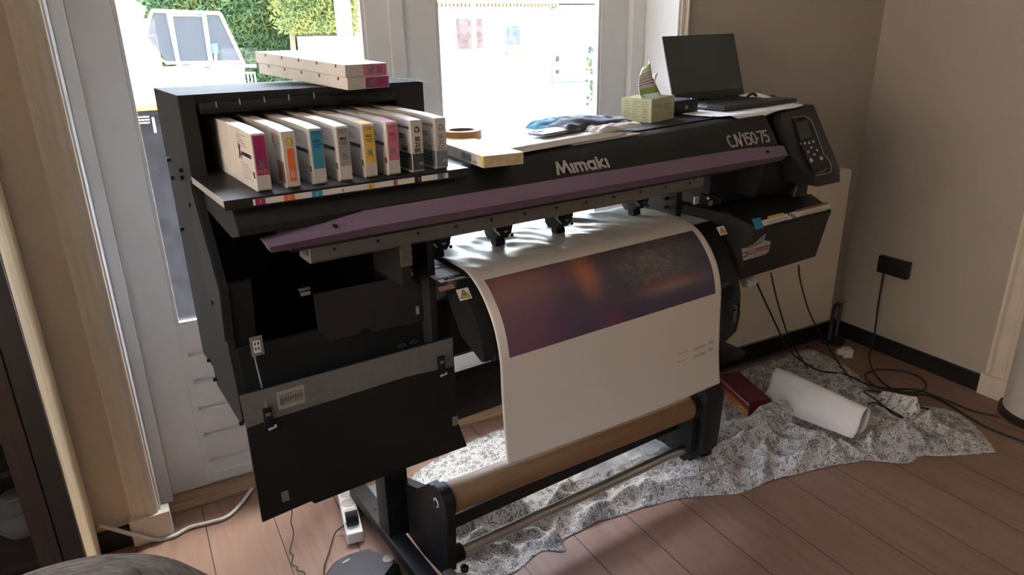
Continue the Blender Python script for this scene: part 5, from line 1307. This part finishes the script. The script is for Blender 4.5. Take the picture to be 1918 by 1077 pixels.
# --- round ribbed pouf in the corner of the picture
def mk_rib():
    m = NT('ribbed_upholstery'); v = m.coords('Object'); sp = m.n('ShaderNodeSeparateXYZ'); m.l(v, sp.inputs[0])
    r_ = m.math('SQRT', m.math('ADD', m.math('POWER', sp.outputs[0], 2), m.math('POWER', sp.outputs[1], 2)))
    nz = m.noise(v, 7, 3, .6, .5)
    an = m.math('ARCTAN2', sp.outputs[1], sp.outputs[0])
    cv = m.n('ShaderNodeCombineXYZ'); m.l(m.math('MULTIPLY', m.math('ADD', r_, m.math('MULTIPLY', sp.outputs[2], .8)), 70), cv.inputs[0]); m.l(m.math('MULTIPLY', an, 2.6), cv.inputs[1])
    n2 = m.noise(cv.outputs[0], 2.2, 4, .6, .8)
    m.l(m.ramp(n2.outputs[0], [(.32, (.06, .039, .022)), (.5, (.135, .095, .056)), (.7, (.23, .17, .105))]), m.p.inputs['Base Color'])
    m.bump(n2.outputs[0], .7, .012); m.set(Roughness=.85); return m.m
t = thing('pouf', 'round grey-brown ribbed pouf at the bottom left corner of the photo', 'pouf', (-.285, 1.085, 0))
PO = [(.26, 0), (.305, .05), (.330, .18), (.338, .34), (.335, .48), (.322, .565), (.288, .615), (.20, .640), (.10, .648), (0, .650)]
obj('cushion', G().lathe(PO, 64), mk_rib(), t, loc=(0, 0, 0), smooth=80)
h = W(228, 1056, z=.655)-Vector((-.285, 1.085, 0))
g = G(); k = [(-.045, -.06, .645), (-.012, -.012, .648), (.012, .018, .644), (.030, .012, .640), (.034, -.03, .645), (.02, -.07, .648)]
kk = [Vector((h.x+x, h.y+y-.015, z)) for x, y, z in k]; top_ = [p*.0+Vector((p.x*.98+h.x*.02, p.y*.98+h.y*.02, p.z+.026-.004*i)) for i, p in enumerate(kk)]
g._faces([p-Vector((0, 0, .03)) for p in kk]+top_, [tuple(range(5, -1, -1)), tuple(range(6, 12))]+[(i, (i+1) % 6, 6+(i+1) % 6, 6+i) for i in range(6)])
obj('corner_flap', g, mat('dull_brown_flap', (.10, .078, .055), .85, scale=60, var=.2), t, loc=(0, 0, 0), sub=2, smooth=60)

# ================================================================== OUTSIDE
GZ = -.12
def mk_pave():
    m = NT('brick_paving'); br = m.n('ShaderNodeTexBrick'); m.l(m.coords('Object'), br.inputs['Vector'])
    br.inputs['Scale'].default_value = 1; br.inputs['Brick Width'].default_value = .21; br.inputs['Row Height'].default_value = .105; br.inputs['Mortar Size'].default_value = .006
    br.inputs['Color1'].default_value = (.20, .17, .138, 1); br.inputs['Color2'].default_value = (.235, .20, .168, 1); br.inputs['Mortar'].default_value = (.07, .055, .042, 1)
    n1 = m.noise(m.coords('Object'), 9, 4); m.l(m.mix(m.math('MULTIPLY', n1.outputs[0], .3), br.outputs[0], (.20, .17, .135)), m.p.inputs['Base Color']); m.set(Roughness=.85); return m.m
obj('ground', G().box(-30, 45, -20, 45, GZ-.2, GZ), mk_pave(), loc=(0, 0, 0), **ST)
obj('doorstep', G().box(-.3, 2.1, 2.47, 2.62, GZ-.1, -.01), mat('grey_step_stone', (.40, .39, .37), .7), None, loc=(0, 0, 0), **ST)
# --- black wheeled bin with an orange lid
BN = mat('black_bin_plastic', (.007, .008, .011), .7, scale=12, var=.5, spec=.15)
t = thing('wheeled_bin', 'black wheeled bin with an orange lid outside the left door', 'bin', (.02, 3.62, GZ))
bz = W(275, 200, y=3.36).z-GZ
g = G(); lo = [(-.20, -.22, .06), (.20, -.22, .06), (.20, .24, .06), (-.20, .24, .06)]; hi = [(-.27, -.26, bz-.035), (.27, -.26, bz-.035), (.27, .30, bz-.035), (-.27, .30, bz-.035)]
g.hull8(lo, hi); obj('bin_body', g, BN, t, loc=(0, 0, 0))
g = G(); g.box(-.29, .29, -.285, .30, bz-.035, bz-.012, .004); obj('bin_rim', g, BN, t, loc=(0, 0, 0))
g = G(); g.prism([(-.31, bz-.012), (-.315, bz+.012), (-.20, bz+.045), (.20, bz+.06), (.32, bz+.02), (.32, bz-.012)], -.30, .30, 'u', .006); obj('bin_lid', g, mat('orange_bin_lid', (.62, .22, .05), .5), t, loc=(0, 0, 0), smooth=35)
for dx in (-.22, .22): obj('bin_wheel', G().cyl((dx-.025, .27, .10), (dx+.025, .27, .10), .10, 22), SCREW, t, loc=(0, 0, 0), smooth=40)
a = W(288, 232, y=3.372); fy = lambda z: -.22-.04*(z-.06)/(bz-.095)
text('1', .095, LABEL, t, Vector((a.x-.02, fy(a.z-GZ)-.006, a.z-GZ-.035)), X1, (0, .0, 1), 'bin_number', 'CENTER', off=.002, depth=.0006)
g = G(); a2 = W(268, 224, y=3.372); o3 = Vector((a2.x-.02, fy(a2.z-GZ)-.004, a2.z-GZ))
g.strokes([[(-.024, .012), (.022, .012)], [(-.024, 0), (.022, 0)], [(-.024, -.012), (.020, -.012)], [(-.018, .024), (-.010, .018), (-.002, .026), (.006, .018), (.014, .025)]], .0055, fr_of(o3, X1, Z1, 1, .002)); obj('bin_print', g, LABEL, t, loc=(0, 0, 0))
# --- steel post and slender pipe in the yard
GP = mat('pale_blue_grey_paint', (.17, .20, .22), .45)
g = G(); a = W(645, 50, y=5.2); g.cyl((0, 0, 0), (0, 0, 3.2), .056, 24); o = obj('steel_post', g, GP, None, 'thick pale steel post outside the left glazed door', 'post', loc=(a.x, 5.2, GZ), smooth=40)
g = G(); a = W(889, 100, y=3.3); g.cyl((0, 0, 0), (0, 0, 3.0), .012, 16); obj('slender_pipe', g, mat('grey_green_pipe', (.12, .16, .16), .45), None, 'slender grey-green pipe standing outside the right glazed door', 'pipe', loc=(a.x, 3.3, GZ), smooth=40)
# --- yellow and blue boards on the paving, seen under the beam
YP = mat('yellow_board_paint', (.62, .47, .10), .55)
a = W(1050, 425, y=3.1); b = W(1085, 405, y=3.15)
q = [W(px, py, y=3.05) for px, py in ((1055, 432), (1064, 402), (1096, 396), (1082, 425))]
q = [Vector((q[0].x-.12, 3.05, GZ+.001)), q[0], q[1], q[2], q[3], Vector((q[3].x-.12, 3.05, GZ+.001))]
g = G().solid([p for p in q], (0, .06, 0), .004); obj('yellow_board', g, YP, None, 'yellow board leaning on the paving outside, seen below the printer beam', 'board')
q = [W(px, py, z=GZ+.06) for px, py in ((838, 462), (838, 453), (905, 458), (900, 467), (868, 462))]
obj('blue_plank', G().solid([Vector((p.x, p.y, GZ+.002)) for p in q], (0, 0, .06)), mat('pale_blue_plank', (.28, .40, .48), .6), None, 'pale blue plank on the paving outside, seen below the printer beam', 'plank')
# --- trampoline with a safety net
TY_ = 17.0
WT = mat('pale_galvanised_tube', (.70, .72, .74), .4, metal=.2)
def mk_net(name, a_, c_):
    m = NT(name); m.p.inputs['Base Color'].default_value = (*c_, 1); m.set(Roughness=.8, Alpha=a_); return m.m
t = thing('trampoline', 'trampoline with a dark safety net in the yard beyond the left door', 'trampoline', (1.9, TY_+1.2, GZ))
O = Vector((-1.9, -TY_-1.2, -GZ))
T = lambda px, py, y=TY_: W(px, py, y=y)+O
def tub(nm, pts, r, m=WT, par=t): return obj(nm, G().tube(pts, r, 8, smooth=False), m, par, loc=(0, 0, 0), smooth=40)
tub('net_pole', [T(285, 20), T(412, 25)], .035); tub('net_pole', [T(285, 20), T(258, 95), T(262, 133)], .03)
tub('net_pole', [T(412, 25), T(456, 118), T(455, 150)], .035); tub('net_pole', [T(258, 80, TY_), T(312, 118)], .022)
tub('net_pole', [T(314, 22), T(334, 118), T(340, 158)], .035); tub('net_pole', [T(382, 22), T(396, 118), T(400, 158)], .035)
tub('door_frame', [T(320, 28), T(380, 30), T(393, 118), T(336, 120), T(320, 28)], .025)
tub('bed_frame', [T(250, 131), T(312, 128), T(400, 122), T(480, 124)], .03); tub('bed_frame', [T(312, 118), T(456, 116)], .03)
net = mk_net('dark_net', .9, (.035, .034, .035))
obj('safety_net', G().quad(T(285, 21), T(412, 26), T(454, 117), T(314, 117), T(277, 70)), net, t, loc=(0, .02, 0))
net2 = mk_net('pale_skirt_net', .45, (.50, .50, .44)); obj('skirt_net', G().quad(T(262, 133), T(455, 124), T(456, 162), T(262, 165)), net2, t, loc=(0, .03, 0))
for px in (262, 340, 400, 455): tub('leg', [T(px, 140), Vector((T(px, 140).x, T(px, 140).y, 0))], .03)
a = T(404, 100); obj('blue_cap', G().cyl(a, a+Vector((0, 0, .20)), .07, 14), mat('blue_plastic', (.05, .15, .45), .4), t, loc=(0, 0, 0), smooth=40); tub('blue_cap_pole', [a, T(404, 150)], .03)
# --- hedge: a bank of leaves
def mk_leaf(cols=[(.36, (.012, .035, .008)), (.48, (.03, .065, .012)), (.58, (.075, .095, .016)), (.68, (.10, .075, .022))], nm='hedge_leaves'):
    m = NT(nm); n1 = m.noise(m.coords('Object'), 1.1, 4); n2 = m.noise(m.coords('Object'), 9, 2)
    f = m.math('ADD', m.math('MULTIPLY', n1.outputs[0], .55), m.math('MULTIPLY', n2.outputs[0], .45))
    m.l(m.ramp(f, cols), m.p.inputs['Base Color']); m.set(Roughness=.7); return m.m
random.seed(11)
LEAFM = mk_leaf(); CONM = mk_leaf([(.34, (.03, .055, .008)), (.46, (.09, .105, .014)), (.58, (.17, .16, .025)), (.70, (.12, .07, .025))], 'conifer_leaves')
def hedge(name, label, x0, x1, y, z1, n_, cat='hedge', ls=.13, lm=None, zlo=0):
    g = G(); t = thing(name, label, cat, ((x0+x1)/2, y, GZ))
    w_ = x1-x0
    for i in range(n_):
        z = random.uniform(zlo, z1); x = random.uniform(-w_/2, w_/2)*(1+.22*noise.noise(Vector((0, z*1.6, y)))) + random.gauss(0, .12); d = .35*noise.noise(Vector((x*.9, z*.9, y)))+random.uniform(-.12, .18)
        s_ = random.uniform(.5, 1.1)*ls; a_ = random.uniform(0, 6.28); b_ = random.uniform(-.9, .9)
        u_ = Vector((math.cos(a_), b_*.6, math.sin(a_)))*s_; v_ = Vector((-math.sin(a_)*.5, -.4, math.cos(a_)*.5))*s_
        c = Vector((x, d, z)); g.quad(c-u_, c-v_*.6, c+u_, c+v_*.6)
    h_ = obj('leaf_mass', g, lm or LEAFM, t, loc=(0, 0, 0)); h_['kind'] = 'stuff'
    g = G(); g.box(-w_/2+.5, w_/2-.5, .35, .9, zlo*.95, z1-.1, .05); obj('branch_core', g, mat('dark_twigs', (.045, .055, .02), .9, scale=6, var=.6), t, loc=(0, 0, 0))
    return t
hedge('hedge', 'tall sunlit green hedge at the back of the yard', 0.6, 6.9, 22.5, 4.6, 17000, ls=.105)
a0, a1 = W(528, 60, y=20.6), W(700, 60, y=20.6)
con = hedge('conifer', 'yellow-green conifer with bare reddish trunks at the back of the yard', a0.x, a1.x, 20.6, 4.6, 6500, 'tree', .085, CONM, W(600, 62, y=20.6).z-GZ)
for px, y in ((545, 21), (600, 21.4), (662, 21.2)):
    a = W(px, 80, y=y)-con.location; obj('trunk', G().cyl((a.x, a.y, 0), (a.x+.1, a.y, 3.0), .09, 10, .06), mat('reddish_bark', (.22, .12, .07), .9, scale=20, var=.3), con, loc=(0, 0, 0), smooth=40)
# --- white wall between the yards
a0, a1 = W(562, 78, y=14), W(690, 70, y=14)
obj('garden_wall', G().box(a0.x, a1.x+1.5, 14, 14.2, GZ, W(600, 68, y=14).z), mat('white_render', (.80, .79, .76), .8, scale=3, var=.04), None, 'bright white garden wall outside behind the thick post', 'wall')
# --- mesh fence and white sheet at the left
g = G(); f0, f1 = W(245, 165, y=14.2), W(480, 160, y=14.2)
for i in range(34):
    x = f0.x+(f1.x-f0.x)*i/33; g.cyl((x, 14.2, GZ), (x, 14.2, W(340, 140, y=14.2).z), .012, 6)
for k in range(5):
    z = GZ+.15+(W(340, 142, y=14.2).z-GZ-.15)*k/4; g.cyl((f0.x, 14.2, z), (f1.x, 14.2, z), .012, 6)
obj('mesh_fence', g, WT, None, 'low white wire mesh fence in front of the trampoline', 'fence')
q = [W(px, py, y=16) for px, py in ((205, -30), (274, 14), (254, 92), (246, 150), (222, 150))]; q[3].z = q[4].z = GZ+.001
obj('white_screen', G().solid(q, (0, .03, 0)), mat('white_sailcloth', (.82, .82, .80), .8), None, 'white fabric screen standing left of the trampoline', 'screen')
# --- brick shed behind the trampoline
a0, a1 = W(236, 100, y=19), W(300, 100, y=19)
def mk_brick(nm, c1, c2):
    m = NT(nm); br = m.n('ShaderNodeTexBrick'); mp = m.n('ShaderNodeMapping'); m.l(m.coords('Object'), mp.inputs[0]); mp.inputs['Rotation'].default_value = (PI/2, 0, 0); m.l(mp.outputs[0], br.inputs['Vector']); br.inputs['Scale'].default_value = 1
    br.inputs['Brick Width'].default_value = .8; br.inputs['Row Height'].default_value = .25; br.inputs['Mortar Size'].default_value = .02
    br.inputs['Color1'].default_value = (*c1, 1); br.inputs['Color2'].default_value = (*c2, 1); br.inputs['Mortar'].default_value = (.5, .45, .38, 1); m.l(br.outputs[0], m.p.inputs['Base Color']); m.set(Roughness=.9); return m.m
obj('timber_shed', G().box(a0.x-2.5, a1.x, 19, 21.5, GZ, 2.0), mk_brick('weathered_boards', (.34, .26, .17), (.28, .21, .14)), None, 'weathered timber shed behind the trampoline', 'shed')
# --- white garage building
BY = 21.0
bl = thing('garage_building', 'long white building with a garage door beyond the right glazed door', 'building', (12, BY+2, GZ)); O = Vector((-12, -BY-2, -GZ))
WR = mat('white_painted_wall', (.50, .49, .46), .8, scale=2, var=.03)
B = lambda px, py: W(px, py, y=BY)
ze = B(900, 12).z
def bb(nm, x0, x1, z0, z1, y0, y1, m, par=None): return obj(nm, G().box(x0, x1, y0, y1, z0, z1), m, par or bl, loc=O if par is None else (0, 0, 0))
g0, g1 = B(1031, 155), B(1125, 150)
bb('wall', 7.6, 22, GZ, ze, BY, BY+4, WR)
TERR = mat('terracotta_tiles', (.22, .105, .045), .7, scale=8, var=.3)
g = G()
for i in range(44): x = 7.5+i*.13; g.box(x, x+.09, BY-.32, BY-.2, ze-.02, ze+.10)
e = obj('eave_tiles', g, TERR, bl, loc=O)
bb('gutter', 13.2, 22, ze-.06, ze+.04, BY-.18, BY-.02, mat('ochre_gutter', (.55, .42, .22), .5))
obj('roof', G().prism([(BY-.3, ze+.08), (BY+2, ze+1.0), (BY+4.3, ze+.08)], 7.4, 22.2, 'u'), mat('pale_roof', (.72, .68, .60), .7), bl, loc=O)  # one even pale colour over the whole roof
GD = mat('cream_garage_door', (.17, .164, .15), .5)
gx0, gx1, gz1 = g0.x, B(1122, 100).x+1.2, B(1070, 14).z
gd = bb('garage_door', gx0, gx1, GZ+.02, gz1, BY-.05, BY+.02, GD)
n = 13
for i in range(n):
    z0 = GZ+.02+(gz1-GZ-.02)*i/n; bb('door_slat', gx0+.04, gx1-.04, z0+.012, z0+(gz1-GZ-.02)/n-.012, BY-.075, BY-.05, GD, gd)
bb('door_handle', B(1042, 110).x-.05, B(1042, 110).x+.05, B(1042, 112).z-.05, B(1042, 112).z+.12, BY-.11, BY-.075, SCREW, gd); bb('door_lock', B(1042, 134).x-.05, B(1042, 134).x+.05, B(1042, 134).z-.06, B(1042, 134).z+.06, BY-.11, BY-.075, GREYD, gd)
# window
w0, w1 = B(948, 84), B(972, 48); DG = mat('dark_pane_reflections', (.05, .052, .048), .4, var=.6, scale=4)
wf = bb('window_frame', w0.x-.10, w1.x+.06, w0.z-.18, w1.z+.28, BY-.04, BY+.02, mat('pale_grey_frame', (.22, .22, .215), .5)); bb('window_pane', w0.x, w1.x, w0.z, w1.z, BY-.05, BY-.04, DG, wf)
s0, s1 = B(947, 100), B(982, 97); bb('window_sill', s0.x, s1.x, s0.z-.04, s0.z+.04, BY-.14, BY, TERR)
# house door with window
d0, d1 = B(852, 158), B(888, 28)
hd_ = bb('house_door', d0.x, d1.x+.5, GZ+.02, d1.z, BY-.04, BY+.02, mat('pale_grey_frame', (.22, .22, .215), .5)); p0, p1 = B(855, 92), B(883, 35)
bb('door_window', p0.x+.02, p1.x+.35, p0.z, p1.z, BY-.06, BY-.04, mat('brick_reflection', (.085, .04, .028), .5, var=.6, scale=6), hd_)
for i in range(5): z = B(870, 108+10*i).z; bb('door_groove', d0.x+.1, d1.x+.4, z-.02, z+.02, BY-.046, BY-.04, mat('pale_grey_frame', (.22, .22, .215), .5), hd_)
# potted plant and bicycle at the right
a = W(1117, 105, y=12); fl = thing('climbing_rose', 'orange flowering shrub in front of the garage door', 'shrub', (a.x+.1, 12, GZ))
g = G()
for i in range(260):
    c = Vector((random.gauss(0, .12), random.gauss(0, .12), random.uniform(.1, 1.35))); s_ = random.uniform(.03, .06); a_ = random.uniform(0, 6.28); g.quad(c+Vector((s_, 0, 0)), c+Vector((0, -.02, s_)), c-Vector((s_, 0, 0)), c-Vector((0, .02, s_)))
o = obj('leaves', g, LEAFM, fl, loc=(0, 0, 0)); o['kind'] = 'stuff'
for i in range(9):
    c = Vector((random.gauss(0, .08), -.12, 1.12+random.uniform(-.12, .25))); obj('blossom', G().lathe([(0, -.05), (.05, -.03), (.06, 0), (.04, .04), (0, .05)], 10), mat('orange_petals', (.75, .28, .12), .6), fl, loc=c, smooth=60)
a = W(1108, 188, y=4.6); bk = thing('bicycle', 'dark bicycle outside, its handlebar grip showing beside the right door post', 'bicycle', (a.x+.35, 4.6, GZ))
hz = a.z-GZ
for x in (.25, 1.25): 
    g = G(); g.tube([(x+.33*math.cos(k*PI/14), 0, .34+.33*math.sin(k*PI/14)) for k in range(29)], .018, 8, smooth=False); obj('wheel', g, SCREW, bk, loc=(0, 0, 0), smooth=40)
g = G(); g.tube([(.25, 0, .34), (.32, 0, .80), (.38, 0, hz-.02)], .016, 8, smooth=False); g.tube([(.34, 0, .78), (.75, 0, .35), (1.25, 0, .34), (.95, 0, .85), (.75, 0, .35)], .016, 8, smooth=False); g.tube([(.34, 0, .80), (.95, 0, .82)], .016, 8, smooth=False)
obj('frame', g, GREYM, bk, loc=(0, 0, 0), smooth=40)
g = G(); g.tube([(.38, 0, hz-.02), (.30, -.15, hz), (-.10, -.24, hz), (-.26, -.25, hz-.02)], .012, 8); g.tube([(.38, 0, hz-.02), (.30, .15, hz), (-.02, .26, hz)], .012, 8); obj('handlebar', g, STEEL, bk, loc=(0, 0, 0), smooth=40)
obj('grip', G().cyl((-.35, -.25, hz-.03), (-.20, -.25, hz-.012), .018, 12), SCREW, bk, loc=(0, 0, 0), smooth=40)
g = G(); g.box(.85, 1.08, -.07, .07, .86, .92, .02); obj('saddle', g, SCREW, bk, loc=(0, 0, 0), smooth=40)
obj('bounce_wall', G().box(-6.4, -6.0, -7, 6, GZ, 4.2), mat('sandy_bounce', (.40, .30, .205), .8, scale=3, var=.08), None, 'sandy wall added unseen outside the side window to bounce warm light', 'wall')  # added out of view: throws warm sunlight back in through the side window
SKY_STRENGTH, SUN_STRENGTH, EXPOSURE = 2.6, 24, 1.1

# ================================================================== LIGHT
w = bpy.data.worlds.new('sky'); S.world = w; w.use_nodes = True
nt = w.node_tree; bg = nt.nodes['Background']
sky = nt.nodes.new('ShaderNodeTexSky'); sky.sky_type = 'NISHITA'; sky.sun_disc = False
sky.sun_elevation = math.radians(62); sky.sun_rotation = math.radians(15); sky.air_density = 1.2; sky.dust_density = 2.5
nt.links.new(sky.outputs[0], bg.inputs[0]); bg.inputs[1].default_value = SKY_STRENGTH
sun = bpy.data.lights.new('sun', 'SUN'); sun.energy = SUN_STRENGTH; sun.angle = math.radians(9); sun.color = (.96, .98, 1.0)
so = bpy.data.objects.new('sun', sun); COL.objects.link(so); so.location = (3, 8, 12)
so.rotation_euler = Vector((-.38, -.27, -.885)).to_track_quat('-Z', 'Y').to_euler()
S.view_settings.view_transform = 'Standard'; S.view_settings.look = 'None'; S.view_settings.gamma = 1
S.view_settings.use_curve_mapping = False; S.view_settings.exposure = EXPOSURE
